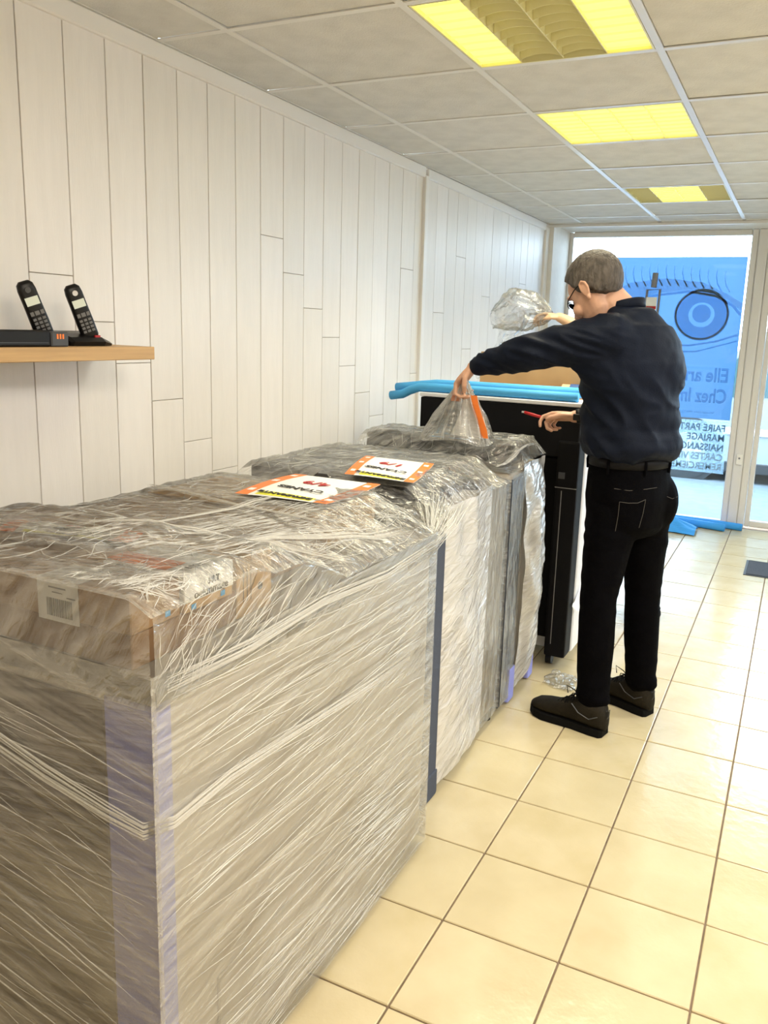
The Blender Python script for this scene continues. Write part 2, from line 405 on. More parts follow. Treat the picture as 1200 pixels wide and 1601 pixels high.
# other walls
struct('wall_right', bx(XR, XR+.12, YB, YW+.1, 0, H+.02), M['wall_o'])
struct('wall_back', bx(XL-.12, XR+.12, YB-.12, YB, 0, H+.02), M['wall_o'])

# wall socket
t = thing('wall_socket', 'small white electrical socket on the boarded wall behind the flyers', 'socket', (XL, 1.055, .87))
obj('plate', bx(XL+.0005, XL+.012, 1.018, 1.092, .873, .947, bev=.004, seg=2), M['trimw'], t)
b = bmesh.new(); cyl(b, (XL+.0121,1.055,.91), (XL+.0135,1.055,.91), .021, seg=20); obj('recess', b, M['midgrey'], t)
b = bmesh.new(); cyl(b, (XL+.0136,1.047,.91), (XL+.0146,1.047,.91), .003, seg=8); cyl(b, (XL+.0136,1.063,.91), (XL+.0146,1.063,.91), .003, seg=8); obj('pin_hole', b, M['ink'], t)

# ------------------------------------------------------------------ ceiling
ceil = struct('ceiling', bx(XL-.12, XR+.12, YB-.1, YC, H+.13, H+.17), M['plaster'])
xs = [XL, -.608, 0.0, .612, 1.22, 1.828, 2.436, XR]
LIGHTS = {(2,0):(1,0,0,1), (2,2):(1,1,1,1), (2,5):(0,1,1,0), (5,-4):(1,1,1,1), (4,-3):(1,1,1,1), (5,0):(1,1,1,1), (5,3):(1,1,1,1)}
cshare = {}
rnd = random.Random(5)
for j in range(-7, 8):
    y0, y1 = .6*j, min(.6*(j+1), YC)
    for i in range(7):
        if (i, j) in LIGHTS: continue
        x0, x1 = xs[i], xs[i+1]
        key = (round(x1-x0,3), round(y1-y0,3))
        if key not in cshare:
            w, d = key; bm_ = bx(-w/2+.011, w/2-.011, -d/2+.011, d/2-.011, .002, .016, bev=.0025)
            me = bpy.data.meshes.new('ceiling_tile'); bm_.to_mesh(me); bm_.free(); me.materials.append(M['ctile']); cshare[key] = me
        o = bpy.data.objects.new('ceiling_tile', cshare[key]); C.objects.link(o); o.parent = ceil
        o.location = Vector(((x0+x1)/2, (y0+y1)/2, H+rnd.uniform(0,.003))) - ceil.location
        o.rotation_euler = (rnd.uniform(-.003,.003), rnd.uniform(-.003,.003), 0)
for i in range(1, 7):
    b = bmesh.new(); box(b, xs[i]-.012, xs[i]+.012, YB, YC, H-.001, H+.003); box(b, xs[i]-.002, xs[i]+.002, YB, YC, H+.003, H+.03); obj('grid_bar', b, M['tbar'], ceil)
for j in range(-6, 8):
    b = bmesh.new()
    for i in range(7): box(b, xs[i]+(.012 if i else .0), xs[i+1]-(.012 if i<6 else .0), .6*j-.012, .6*j+.012, H-.0005, H+.003)
    obj('grid_bar', b, M['tbar'], ceil)
b = bmesh.new(); box(b, XL, XL+.02, YB, YC, H, H+.003); box(b, XL, XR, YC-.02, YC, H-.001, H+.003); obj('edge_angle', b, M['tbar'], ceil)

def troffer(i, j, lit, label, watts, col, full=True):
    x0, x1, y0, y1 = xs[i]+.014, xs[i+1]-.014, .6*j+.014, .6*j+.586
    t = thing('ceiling_light', label, 'ceiling light', ((x0+x1)/2, (y0+y1)/2, H), 'recessed louvred ceiling lights')
    b = bmesh.new()
    box(b, x0, x1, y0, y1, H+.075, H+.08)
    box(b, x0, x0+.006, y0, y1, H-.001, H+.075); box(b, x1-.006, x1, y0, y1, H-.001, H+.075)
    box(b, x0+.006, x1-.006, y0, y0+.006, H-.001, H+.075); box(b, x0+.006, x1-.006, y1-.006, y1, H-.001, H+.075)
    obj('housing', b, M['louv'], t)
    w = (x1-x0-.012)/4; a0 = x0+.006
    for k in range(1, 4): obj('divider', bx(a0+k*w-.0015, a0+k*w+.0015, y0+.006, y1-.006, H+.001, H+.05), M['louv'], t)
    nb = 9; first = None
    for k in range(4):
        c0, c1 = a0+k*w+.002, a0+(k+1)*w-.002
        if lit[k]: obj('lit_diffuser', bx(c0, c1, y0+.007, y1-.007, H+.010, H+.014), M['lit'], t)
        else:
            b = bmesh.new(); cyl(b, ((c0+c1)/2, y0+.02, H+.06), ((c0+c1)/2, y1-.02, H+.06), .012, seg=10); obj('dark_tube', b, M['trimw'], t)
        if full:
            for q in range(nb):
                yy = y0+(q+.5)*(y1-y0)/nb; hh = .008 if lit[k] else .045
                V = []; n = 6
                for s in range(n+1):
                    xx = c0+(c1-c0)*s/n; dz = .012*(1-abs(2*s/n-1)**2)*(0 if lit[k] else 1)
                    V += [(xx, yy, H+.001+dz), (xx, yy+.0012, H+.001+dz), (xx, yy+.008*(0 if lit[k] else 1)+.0012, H+hh), (xx, yy-.008*(0 if lit[k] else 1), H+hh)]
                F = [(4*s+a, 4*s+(a+1)%4, 4*s+4+(a+1)%4, 4*s+4+a) for s in range(n) for a in range(4)]+[(0,1,2,3),(4*n+3,4*n+2,4*n+1,4*n)]
                obj('louvre_blade', (V, F), M['louv_lit'] if lit[k] else M['louv'], t)
    ld = bpy.data.lights.new('tube_light', 'AREA'); ld.shape = 'RECTANGLE'; ld.size = x1-x0-.04; ld.size_y = y1-y0-.04
    ld.energy = watts*sum(lit)/4*2; ld.color = col; ld.spread = math.radians(125 if full else 175)
    lo = bpy.data.objects.new('tube_light', ld); C.objects.link(lo); lo.parent = t; lo.location = (0,0,-.004)
troffer(2, 0, LIGHTS[(2,0)], 'large nearest ceiling light at the top edge, outer louvre bays lit yellow', LAMP_W, LAMP_COL)
troffer(2, 2, LIGHTS[(2,2)], 'middle ceiling light with all four louvre bays lit yellow', LAMP_W, LAMP_COL)
troffer(2, 5, LIGHTS[(2,5)], 'small farthest ceiling light near the window, only the middle bays lit', LAMP_W, LAMP_COL)
troffer(5, -4, (1,1,1,1), 'unseen louvred ceiling light added behind the viewpoint, nearest the back wall', FILL_W, REAR_FILL_COL, False)  # added out of view, warm fill for the walls
troffer(4, -3, (1,1,1,1), 'unseen louvred ceiling light added behind the viewpoint, row by the right wall', FILL_W, REAR_FILL_COL, False)
troffer(5, 0, (1,1,1,1), 'unseen louvred ceiling light added on the right half of the shop, near the middle', FILL_W*1.15, SIDE_FILL_COL, False)  # added out of view to light the wall and right-hand faces
troffer(5, 3, (1,1,1,1), 'unseen louvred ceiling light added on the right half of the shop, by the door', FILL_W*.9, SIDE_FILL_COL, False)

# ------------------------------------------------------------------ shop front
struct('trim_4', bx(XL-.12, XR, YC, YW-.02, H-.004, H+.03), M['plaster'])                    # soffit above the window bay
struct('trim_5', bx(XL-.03, .92, YC-.004, YC+.03, H-.026, H-.002, bev=.004), M['pvc'])        # blind rail
struct('trim_6', bx(XL-.12, XL+.055, YC, YW+.04, 0, H), M['plaster'])                          # left reveal
b = bmesh.new()
x0, x1 = XL+.055, .648
box(b, x0, x0+.035, YW-.03, YW+.03, 0, H-.01, bev=.006); box(b, x0+.035, x1, YW-.03, YW+.03, 0, .045, bev=.006); box(b, x0+.035, x1, YW-.03, YW+.03, H-.05, H-.005, bev=.006)
w1 = struct('window_1', b, M['pvc'])
obj('pane', bx(x0+.03, x1, YW-.004, YW+.004, .04, H-.04), M['glass'], w1)
b = bmesh.new()
box(b, .648, .700, YW-.045, YW+.045, 0, H-.005, bev=.008); box(b, .700, .775, YW-.055, YW+.04, 0, H-.005, bev=.010, seg=2); box(b, .775, .832, YW-.035, YW+.045, 0, H-.005, bev=.008)
post = struct('trim_7', b, M['pvc'])
t = thing('door_lock', 'small white lock box on the window post', 'lock', (.744, YW-.07, .55))
obj('case', bx(.722, .766, YW-.075, YW-.0555, .545, .635, bev=.005, seg=2), M['trimw'], t)
b = bmesh.new(); cyl(b, (.744, YW-.082, .60), (.744, YW-.0755, .60), .008); obj('cylinder', b, M['midgrey'], t)
b = bmesh.new()
box(b, .836, .876, YW-.028, YW+.028, .02, H-.01, bev=.006); box(b, 1.72, 1.80, YW-.028, YW+.028, .02, H-.01, bev=.006)
box(b, .876, 1.72, YW-.028, YW+.028, .02, .07, bev=.006); box(b, .876, 1.72, YW-.028, YW+.028, H-.09, H-.01, bev=.006)
d1 = struct('door_1', b, M['pvc'])
obj('pane', bx(.872, 1.725, YW-.004, YW+.004, .065, H-.085), M['glass'], d1)
b = bmesh.new(); cyl(b, (1.745, YW-.08, .95), (1.745, YW-.08, 1.25), .012); cyl(b, (1.745, YW-.08, .97), (1.745, YW-.03, .97), .008); cyl(b, (1.745, YW-.08, 1.23), (1.745, YW-.03, 1.23), .008)
obj('door_handle', b, M['metal'], d1)
b = bmesh.new()
box(b, 1.804, 1.86, YW-.045, YW+.045, 0, H, bev=.006); box(b, 3.1, XR, YW-.045, YW+.045, 0, H, bev=.006); box(b, 1.86, 3.1, YW-.03, YW+.03, 0, .06, bev=.006); box(b, 1.86, 3.1, YW-.03, YW+.03, H-.06, H, bev=.006)
w2 = struct('window_2', b, M['pvc']); obj('pane', bx(1.85, 3.11, YW-.004, YW+.004, .05, H-.05), M['glass'], w2)
struct('wall_front', bx(XL-.12, XR+.12, YW-.04, YW+.06, H, H+.5), M['plaster'])

# the poster in the window, seen from its back
PX0, PX1, PZ0, PZ1, PY = -.66, .630, .90, 2.235, YW+.012
t = thing('window_poster', 'large translucent blue poster of an eye on the shop window, seen in reverse', 'poster', ((PX0+PX1)/2, PY, PZ0))
obj('sheet', bx(PX0, PX1, PY, PY+.002, PZ0, PZ1), M['postb'], t)
def flat(name, pts, mt, lay):
    """flat printed shape on the inner side of the poster sheet"""
    y = PY - .0004*lay; n = len(pts)
    V = [(x, y, z) for x, z in pts]+[(x, y-.0003, z) for x, z in pts]
    F = [tuple(range(n)), tuple(range(2*n-1, n-1, -1))]+[(i, (i+1)%n, n+(i+1)%n, n+i) for i in range(n)]
    return obj(name, (V, F), mt, t)
def band(name, path, ws, mt, lay):
    L_, R_ = [], []
    for i, (x, z) in enumerate(path):
        a = path[max(i-1,0)]; c = path[min(i+1,len(path)-1)]; dx, dz = c[0]-a[0], c[1]-a[1]; l = math.hypot(dx, dz); w = ws[i] if hasattr(ws,'__len__') else ws
        L_.append((x-dz/l*w, z+dx/l*w)); R_.append((x+dz/l*w, z-dx/l*w))
    y = PY-.0004*lay; n = len(path)
    V = [(x,y,z) for x,z in L_]+[(x,y,z) for x,z in R_]
    V += [(x,y-.0003,z) for x,y,z in V]; m_ = 2*n
    F = []
    for i in range(n-1): F += [(i,i+1,n+i+1,n+i), (m_+i, m_+n+i, m_+n+i+1, m_+i+1)]
    return obj(name, (V, F), mt, t)
EX, EZ = .315, 1.765
circ = lambda cx, cz, rx, rz, n=40, a0=0, a1=2*PI: [(cx+rx*math.cos(a0+(a1-a0)*k/n), cz+rz*math.sin(a0+(a1-a0)*k/n)) for k in range(n)]
flat('lid_shade', [(-.60,1.86),(-.3,2.02),(.0,2.06),(.3,2.03),(.5,1.94),(.63,1.86),(.63,1.80),(.45,1.93),(.2,1.97),(-.1,1.93),(-.4,1.80),(-.60,1.72)], M['postm'], 1)
def annul(name, r0, r1, mt, lay):
    y = PY-.0004*lay; n = 48; V = []
    for rr_ in (r0, r1):
        for yy in (y, y-.0003): V += [(EX+rr_*math.cos(2*PI*k/n), yy, EZ+rr_*.96*math.sin(2*PI*k/n)) for k in range(n)]
    F = []
    for k in range(n):
        k2 = (k+1)%n; F += [(k,k2,2*n+k2,2*n+k),(n+k,3*n+k,3*n+k2,n+k2),(k,n+k,n+k2,k2),(2*n+k,2*n+k2,3*n+k2,3*n+k)]
    return obj(name, (V, F), mt, t)
annul('iris', .105, .215, M['postd'], 2)
annul('iris_edge', .200, .222, M['postd'], 3)
flat('pupil', circ(EX, EZ+.01, .074, .074), M['postd'], 4)
band('upper_lid', [(-.62,1.70),(-.4,1.80),(-.1,1.915),(.2,1.955),(.42,1.92),(.56,1.84),(.62,1.77)], .010, M['postd'], 3)
band('lower_lid', [(-.62,1.58),(-.3,1.52),(0,1.50),(.25,1.51),(.45,1.55),(.62,1.61)], .008, M['postd'], 3)
band('lower_crease', [(-.62,1.50),(-.3,1.46),(0,1.45),(.3,1.46),(.62,1.56)], .006, M['postd'], 2)
for k in range(16):
    x = -.50+k*.068; zb = 1.93+.07*math.sin(PI*(k+2)/19)
    band('lash', [(x, zb), (x-.035, zb+.055), (x-.05, zb+.12), (x-.045, zb+.17)], [.006,.005,.0035,.001], M['postm'] if k%2 else M['postd'], 4)
flip = lambda x, z, dy=0: frame4((x, PY-.0012+dy, z), (-1,0,0), (0,0,1))
o = text('Elle arrive', .165, 'lettering', M['postd'], t, flip(.585, 1.265), bold=.004, align='LEFT', xs=.78)
text('Chez Imprim', .165, 'lettering', M['postd'], t, flip(.585, 1.09), bold=.004, align='LEFT', xs=.72)
text('Venez nous voir ici', .035, 'lettering', M['postd'], t, flip(.50, .955), align='LEFT')
t = thing('window_lettering', 'rows of pale capital letters on the window below the poster, seen in reverse', 'lettering', (.35, PY, .44))
obj('backing_film', bx(-.40, .625, YW+.0045, YW+.0052, .44, .885), M['frost'], t)
for k, s in enumerate(('FAIRE PART', 'MARIAGE', 'NAISSANCE', 'CARTES VISITE', 'REMERCIEMENT')):
    text(s, .083, 'lettering', M['vinyl'] if k < 3 else M['vinylw'], t, frame4((.606, YW+.0062, .825-k*.083), (-1,0,0), (0,0,1)), bold=.0015, align='LEFT', xs=.88)

# small padlock-like sign hook hanging in the window
t = thing('window_bracket', 'grey window handle bracket with a small red and white tag, above the shoulder', 'bracket', (-.1, YW-.06, 1.75))
b = bmesh.new(); cyl(b, (-.085, YW-.05, 1.98), (-.078, YW-.05, 2.10), .024, seg=10); obj('grip', b, M['midgrey'], t)
S = Soup(); S.add(sweep([(-.14,YW-.05,1.72),(-.135,YW-.05,1.96),(-.03,YW-.05,1.965),(-.035,YW-.05,1.72)], .011, 6)); obj('frame', S.get(), M['midgrey'], t)
obj('tag', bx(-.135, -.045, YW-.066, YW-.062, 1.79, 1.90, bev=.002), M['wht'], t)
obj('stripe', bx(-.13, -.05, YW-.0675, YW-.0665, 1.80, 1.825), M['red'], t)
obj('bracket_plate', bx(-.15, -.02, YW-.062, YW-.0045, 1.70, 1.725), M['midgrey'], t)

# ------------------------------------------------------------------ outside
struct('ground_outside', bx(-14, 16, YW+.05, 30, -.08, -.03), M['asph'])
t = thing('parked_van', 'white panel van parked outside, seen through the shop window', 'van', (1.4, 8.3, -.03))
prof = [(-.95,.30),(-.98,.62),(-.80,.88),(.05,1.02),(.62,1.62),(.95,1.78),(3.6,1.82),(3.75,1.70),(3.82,.9),(3.82,.30)]
def extr(prof, y0, y1):
    n = len(prof); V = [(x,y0,z) for x,z in prof]+[(x,y1,z) for x,z in prof]
    return V, [tuple(range(n)), tuple(range(2*n-1,n-1,-1))]+[(i,(i+1)%n,n+(i+1)%n,n+i) for i in range(n)]
prof2 = [(-.95,.20),(-.98,.62),(-.80,.88),(.05,1.02),(.62,1.62),(.95,1.78),(3.6,1.82),(3.75,1.70),(3.82,.9),(3.82,.20)]
obj('body', extr(prof2, 7.55, 9.15), M['vanw'], t)
obj('sill', bx(-.9, 3.78, 7.535, 9.16, .09, .21, bev=.01), M['vanb'], t)
V, F = extr([(.12,1.03),(.66,1.56),(1.35,1.60),(1.35,.98),(.2,.93)], 7.540, 7.549); obj('side_window', (V, F), M['vang'], t)
V, F = extr([(1.42,.98),(1.42,1.60),(2.4,1.62),(2.4,.98)], 7.540, 7.549); obj('side_window', (V, F), M['vang'], t)
obj('rub_strip', bx(.40, 3.5, 7.530, 7.549, .52, .60, bev=.008), M['white'], t)
obj('door_seam', bx(1.383, 1.39, 7.5465, 7.5499, .25, 1.62), M['vanb'], t)
for wx in (.02, 3.05):
    for wy in (7.54, 8.95):
        b = bmesh.new(); cyl(b, (wx,wy-.015,.30), (wx,wy+.19,.30), .33, seg=36); o = obj('wheel', b, M['vanb'], t)
        b = bmesh.new(); cyl(b, (wx,wy-.035,.30), (wx,wy-.0155,.30), .20, .21, seg=24)
        obj('rim', b, M['midgrey'], o)
        b = bmesh.new()
        for k in range(5):
            a = 2*PI*k/5; cyl(b, (wx, wy-.045, .30), (wx+.17*math.cos(a), wy-.045, .30+.17*math.sin(a)), .025, .018, seg=6)
        obj('spokes', b, M['silver'], o)
    b = bmesh.new(); cyl(b, (wx,7.538,.30), (wx,7.552,.30), .39, seg=36); obj('wheel_arch', b, M['vanb'], t)

# ------------------------------------------------------------------ wrapped machines
def wrinkle(p, ang, amp, f=1.0):
    """small relief of stretched film: long ridges along the angle plus crumple"""
    ca, sa = math.cos(ang), math.sin(ang); a = p[0]*ca+p[1]*sa; b = -p[0]*sa+p[1]*ca
    r = 1-abs(nz(a*1.2*f, b*22*f, 3.1))*2
    return amp*(.8*r + .35*nz(a*4*f, b*60*f, 9.0) + .5*nz(p[0]*9*f, p[1]*9*f, 5.0))
def wall_film(name, parent, A, B, z0, z1, out, ang, amp, mt, nu=70, nv=90, uoff=0.0, bulge=None):
    """a vertical sheet of film from A to B (floor points), pushed outwards by its wrinkles"""
    A, B = Vector((*A,0)), Vector((*B,0)); L_ = (B-A).length; d = (B-A)/L_; o_ = Vector((*out,0))
    def P(s, t):
        z = z0+(z1-z0)*t; e = min(s, 1-s, 1)*8; e = min(1, e)
        w = max(-.0015, wrinkle((s*L_+uoff, z), ang, amp))*e
        if bulge: w += bulge(s, t)
        return A + d*(s*L_) + o_*(.005+w) + Vector((0,0,z))
    me = grid(P, nu, nv, lambda s, t: (s*L_+uoff, z0+(z1-z0)*t))
    return obj(name, me, mt, parent, smooth=True)
def folds(name, parent, P, N_, n, ang, spread, ln, rad, mt, seed, reg=(0,1,0,1), seg=4, wob=.004):
    """ridges where the film is pulled tight: thin strands lying on the sheet P(s,t) with normal N_"""
    r = random.Random(seed); S = Soup()
    for k in range(n):
        s, t = r.uniform(reg[0], reg[1]), r.uniform(reg[2], reg[3]); a = ang(s, t) if callable(ang) else ang
        a += r.gauss(0, spread); l = ln*r.uniform(.3, 1.3); m_ = 7; pts = []; ph = r.uniform(0, 99); rr = rad*r.uniform(.5, 1.4)
        for q in range(m_):
            u = (q/(m_-1)-.5)*l; w = wob*nz(ph, u*14)
            pts.append((s, t, u*math.cos(a)-w*math.sin(a), u*math.sin(a)+w*math.cos(a)))
        p3 = [P(*p) for p in pts]
        if any(p is None for p in p3): continue
        S.add(sweep(p3, [rr*max(.15, math.sin(PI*(q+.4)/(m_-.2))) for q in range(m_)], seg))
    o = obj(name, S.get(), mt, parent, smooth=True); o['kind'] = 'stuff'; return o

# --- unit 1: the big machine nearest the camera
X0, X1, Y0, Y1, ZT = -.62, .247, -1.288, -.165, .99
u1 = thing('wrapped_machine', 'large beige machine wrapped in stretch film, nearest the camera, cartons on top', 'machine', ((X0+X1)/2, (Y0+Y1)/2, 0), 'machines wrapped in stretch film')
obj('body', bx(X0+.01, X1-.012, Y0+.012, Y1-.01, .045, ZT-.052, bev=.006), M['mach'], u1)
obj('front_shade_panel', bx(X0+.04, X1-.115, Y0+.004, Y0+.0118, .10, ZT-.07, bev=.003), M['mach_shade'], u1)  # dark sheet standing for the shade on the near face
obj('top_panel', bx(X0, X1, Y0, Y1, ZT-.05, ZT, bev=.003), M['slab'], u1)
obj('side_skirt', bx(X1-.0118, X1-.006, Y0+.16, Y1-.10, .06, .30, bev=.003), M['mach'], u1)
S = Soup(); L1 = [(X1-.112,Y0+.003),(X1-.004,Y0+.003),(X1-.003,Y0+.042),(X1-.012,Y0+.042),(X1-.013,Y0+.011),(X1-.112,Y0+.011)]
n = 6; S.add(([(x,y,.03) for x,y in L1]+[(x,y,ZT-.052) for x,y in L1], [tuple(range(n)), tuple(range(2*n-1,n-1,-1))]+[(i,(i+1)%n,n+(i+1)%n,n+i) for i in range(n)]))
obj('corner_foam', S.get(), M['foamL'], u1)
for cx, cy_ in ((X0+.06,Y0+.06),(X1-.06,Y0+.08),(X0+.06,Y1-.06),(X1-.06,Y1-.06)):
    b = bmesh.new(); cyl(b, (cx,cy_,0), (cx,cy_,.045), .022, seg=12); obj('foot', b, M['black'], u1)

# cartons lying on unit 1
def carton(label, x0, x1, y0, y1, z0, z1, mt, flap='y', tape=True):
    t = thing('cardboard_box', label, 'box', ((x0+x1)/2, (y0+y1)/2, z0), 'cartons under the film on the big machine')
    obj('carton', bx(x0, x1, y0, y1, z0, z1, bev=.002), mt, t)
    if tape:
        ym = (y0+y1)/2
        obj('packing_tape', bx(x0-.0006, x1+.0006, ym-.022, ym+.022, z1-.03, z1+.0008), M['tape'], t)
    return t
M['tape'] = mat('brown_tape', (.46,.32,.19), .25, var=.1)
c1 = carton('flat brown carton at the near end, bottom of the stack', -.52, .196, -1.280, -1.01, ZT, 1.052, M['cardd'], tape=False)
c2 = carton('brown carton with a white barcode label, on top at the near end', -.52, .200, -1.284, -1.168, 1.0525, 1.120, M['card'])
c3 = carton('white-sleeved carton with an orange sticker, beside the labelled brown one', .00, .205, -1.162, -1.030, 1.0525, 1.120, M['cardl'], tape=False)
c4 = carton('small tan carton with printed marks, right behind the white-sleeved one', -.02, .195, -1.004, -.890, ZT, 1.108, M['cardl'], tape=False)
c5 = carton('long brown carton in the middle of the big machine', -.52, .10, -.875, -.52, ZT, 1.072, M['card'])
c6 = carton('brown carton under the flyer marked 4/9', -.50, .06, -.51, -.19, ZT, 1.080, M['cardl'])
c7 = carton('brown carton against the wall behind the white-sleeved one', -.52, -.04, -1.155, -.885, 1.0535, 1.105, M['card'])
c8 = carton('flat carton beneath the one against the wall', -.52, -.04, -1.005, -.885, ZT, 1.052, M['cardd'], tape=False)
obj('label', bx(-.010, .086, -1.2856, -1.2845, 1.047, 1.1205), M['wht'], c2)
obj('label_fold', bx(-.010, .086, -1.284, -1.205, 1.1212, 1.1218), M['wht'], c2)
b = bmesh.new()
r = random.Random(4); x = .012
while x < .072: w = r.choice((.0009,.0016,.0024)); box(b, x, x+w, -1.2864, -1.2857, 1.056, 1.088); x += w+r.choice((.0008,.0014,.002))
obj('barcode', b, M['inkg'], c2); b = bmesh.new()
box(b, .018,.058,-1.2864,-1.2857,1.106,1.1085); box(b, .026,.050,-1.2864,-1.2857,1.098,1.0998); box(b, .060,.080,-1.2864,-1.2857,1.092,1.0940); obj('print_line', b, M['inkg'], c2)
obj('sleeve', bx(.015, .2062, -1.1628, -1.0292, 1.071, 1.1212, bev=.001), M['wht'], c3)
obj('sticker', bx(.118-.11, .150, -1.150, -1.095, 1.1216, 1.1222), M['orange'], c3)
text('MLT', .017, 'print', M['ink'], c3, frame4((.2066, -1.085, 1.098), (0,1,0), (0,0,1)), bold=.0006)
text('ookmmage', .021, 'print', M['ink'], c3, frame4((.2066, -1.092, 1.081), (0,1,0), (0,0,1)), bold=.0004)
text('1007', .022, 'print', M['ink'], c3, frame4((.175, -1.10, 1.1216), (0,1,0), (-1,0,0)), bold=.0003)
text('700E', .015, 'print', M['inkg'], c3, frame4((.03, -1.12, 1.1216), (0,1,0), (-1,0,0)), bold=.0003)
b = bmesh.new()
for k in range(3): box(b, .1952, .1958, -.985+k*.012, -.984+k*.012, 1.02, 1.09)
cyl(b, (.1952,-.93,1.04), (.1958,-.93,1.04), .008, seg=12); obj('print', b, M['ink'], c4)
for x, y, z, k in ((.2008,-1.20,1.065,'tape_scrap'),(.2058,-1.14,1.060,'tape_scrap'),(.2058,-1.06,1.063,'tape_scrap')):
    obj(k, bx(x, x+.0006, y-.006, y+.006, z-.004, z+.006), M['foamC'], c2 if y < -1.165 else c3)

# flyers
def flyer(label, P, num, name2, up=.0):
    """P: four corner points near-left, far-left, far-right, near-right"""
    P = [Vector(p) for p in P]; ctr = sum(P, Vector())/4
    t = thing('flyer', label, 'flyer', ctr)
    def at(s, q, dz=0.0):
        p = (P[0]*(1-s)+P[3]*s)*(1-q)+(P[1]*(1-s)+P[2]*s)*q
        return p+Vector((0,0,.010*math.sin(s*3.0+1)*math.sin(q*2.6+.4)+dz))
    def patch(nm, s0, s1, q0, q1, dz, mt):
        V = []; n = 8
        for l in (0, .0007):
            for j in range(n+1):
                for i in range(n+1): V.append(at(s0+(s1-s0)*i/n, q0+(q1-q0)*j/n, dz+l))
        k = (n+1)**2; F = []
        for j in range(n):
            for i in range(n):
                a = j*(n+1)+i; F.append((a,a+n+1,a+n+2,a+1)); F.append((k+a,k+a+1,k+a+n+2,k+a+n+1))
        for i in range(n):
            F.append((i,i+1,k+i+1,k+i)); a = n*(n+1)+i; F.append((a,k+a,k+a+1,a+1))
            a = i*(n+1); F.append((a,k+a,k+a+n+1,a+n+1)); a += n; F.append((a,a+n+1,k+a+n+1,k+a))
        return obj(nm, (V, F), mt, t, smooth=False)
    patch('sheet', 0, 1, 0, 1, 0, M['wht'])
    patch('orange_band', 0, .14, .0, 1, .0011, M['orange']); patch('orange_band', .86, 1, .0, 1, .0011, M['orange'])
    patch('yellow_strip', .20, .80, .03, .14, .0011, M['yellow'])
    for s in (.03, .885):
        for q in (.12, .5, .82): patch('band_mark', s+.01, s+.075, q, q+.07, .0022, M['wht'])
    ex = (at(0,.5)-at(1,.5)).normalized(); ey = (at(.5,0)-at(.5,1)).normalized(); hh = (P[1]-P[0]).length
    for s_, q, sz, mt in ((num,.62,.17,M['red']), (name2,.34,.10,M['ink']), ('IMPRIMANTE',.085,.075,M['ink'])):
        text(s_, hh*sz, 'lettering', mt, t, frame4(at(.5, q, .0035), ex, ey), bold=.001)
    return t
flyer('white flyer with orange bands and a red 4/9, lying nearer the camera', [(-.225,-.47,1.098),(-.275,-.10,1.094),(.020,-.085,1.094),(.035,-.42,1.098)], '4/9', 'CYANES')
flyer('white flyer with orange bands and a red 1/9, lying farther, by the second machine', [(-.135,-.035,1.098),(-.265,.34,1.098),(.005,.345,1.098),(.095,-.010,1.098)], '1/9', 'CYANES')
flyer('white and orange flyer half hidden under the film at the left edge', [(-.29,-1.15,1.128),(-.37,-1.02,1.116),(-.09,-.95,1.114),(-.03,-1.06,1.128)], '3/9', 'CYANES')

# film over the top of unit 1: a tent over the cartons falling to the edges of the top panel
BX1 = [(-.52,.200,-1.284,-1.168,1.124),(-.0,.207,-1.162,-1.029,1.1255),(-.02,.195,-1.004,-.890,1.112),(-.52,.10,-.875,-.52,1.078),(-.50,.06,-.51,-.19,1.088),(-.52,-.04,-1.155,-.885,1.110),
       (-.37,-.03,-1.15,-.95,1.134)]
def top1(x, y):
    z = ZT+.004
    for a, b_, c, d, h in BX1:
        dx = max(a-x, x-b_, 0); dy = max(c-y, y-d, 0); ds = math.hypot(dx*1.0, dy)
        hh = h - ds*.52
        if hh > z: z = hh
    return z
def P1(s, t, amp=1.0):
    x = X0-.004+(X1+.010-X0)*s; y = Y0-.006+(Y1-Y0+.014)*t
    e = min(1, min(s, 1-s)*25, min(t, 1-t)*25)
    w = .0030*max(0, 1-2.2*abs(nz(x*9+y*3, y*9-x*2, 1)))+.0035*max(-.2, nz(x*5, y*26+x*14, 2))+.0022*nz(x*40, y*34, 3)
    return Vector((x, y, top1(x, y)+.003*e+amp*e*max(0, w+.001)))
obj('top_film', grid(P1, 170, 230, lambda s, t: (s*.87, t*1.19)), M['filmt'], u1, smooth=True)
def skirt(name, A, B, out, seg, u0):
    A, B = Vector(A), Vector(B); L_ = (B-A).length; o_ = Vector((*out, 0))
    def P(s, t):
        p = A.lerp(B, s); zt = top1(p.x, p.y)+.004; z = ZT-.055+(zt-ZT+.055)*t
        w = .0022*nz(p.y*18+p.x*14, z*60, 4)+.0014*nz(p.y*60+p.x*50, z*50, 6)
        return Vector((p.x, p.y, z)) + o_*(.0065+w-.002*t)
    return obj(name, grid(P, seg, 14, lambda s, t: (s*L_+u0, t*.12)), M['films'], u1, smooth=True)
skirt('upper_film', (X1,Y0), (X1,Y1), (1,0), 200, 0); skirt('upper_film', (X0,Y0), (X1,Y0), (0,-1), 140, 4)
skirt('upper_film', (X0,Y1), (X0,Y0), (-1,0), 60, 8)
wall_film('side_film', u1, (X1,Y0-.0105), (X1,Y1), .02, ZT+.006, (1,0), -.03, .0030, M['film'], 150, 130, 0)
wall_film('front_film', u1, (X0,Y0), (X1+.0105,Y0), .02, ZT+.006, (0,-1), -.22, .003, M['filmn'], 110, 100, 3)
wall_film('back_film', u1, (X1,Y1), (X0,Y1), .02, ZT+.006, (0,1), .3, .003, M['film'], 50, 60, 7)
wall_film('wall_side_film', u1, (X0,Y1), (X0,Y0), .02, ZT+.006, (-1,0), .3, .003, M['film'], 50, 60, 9)
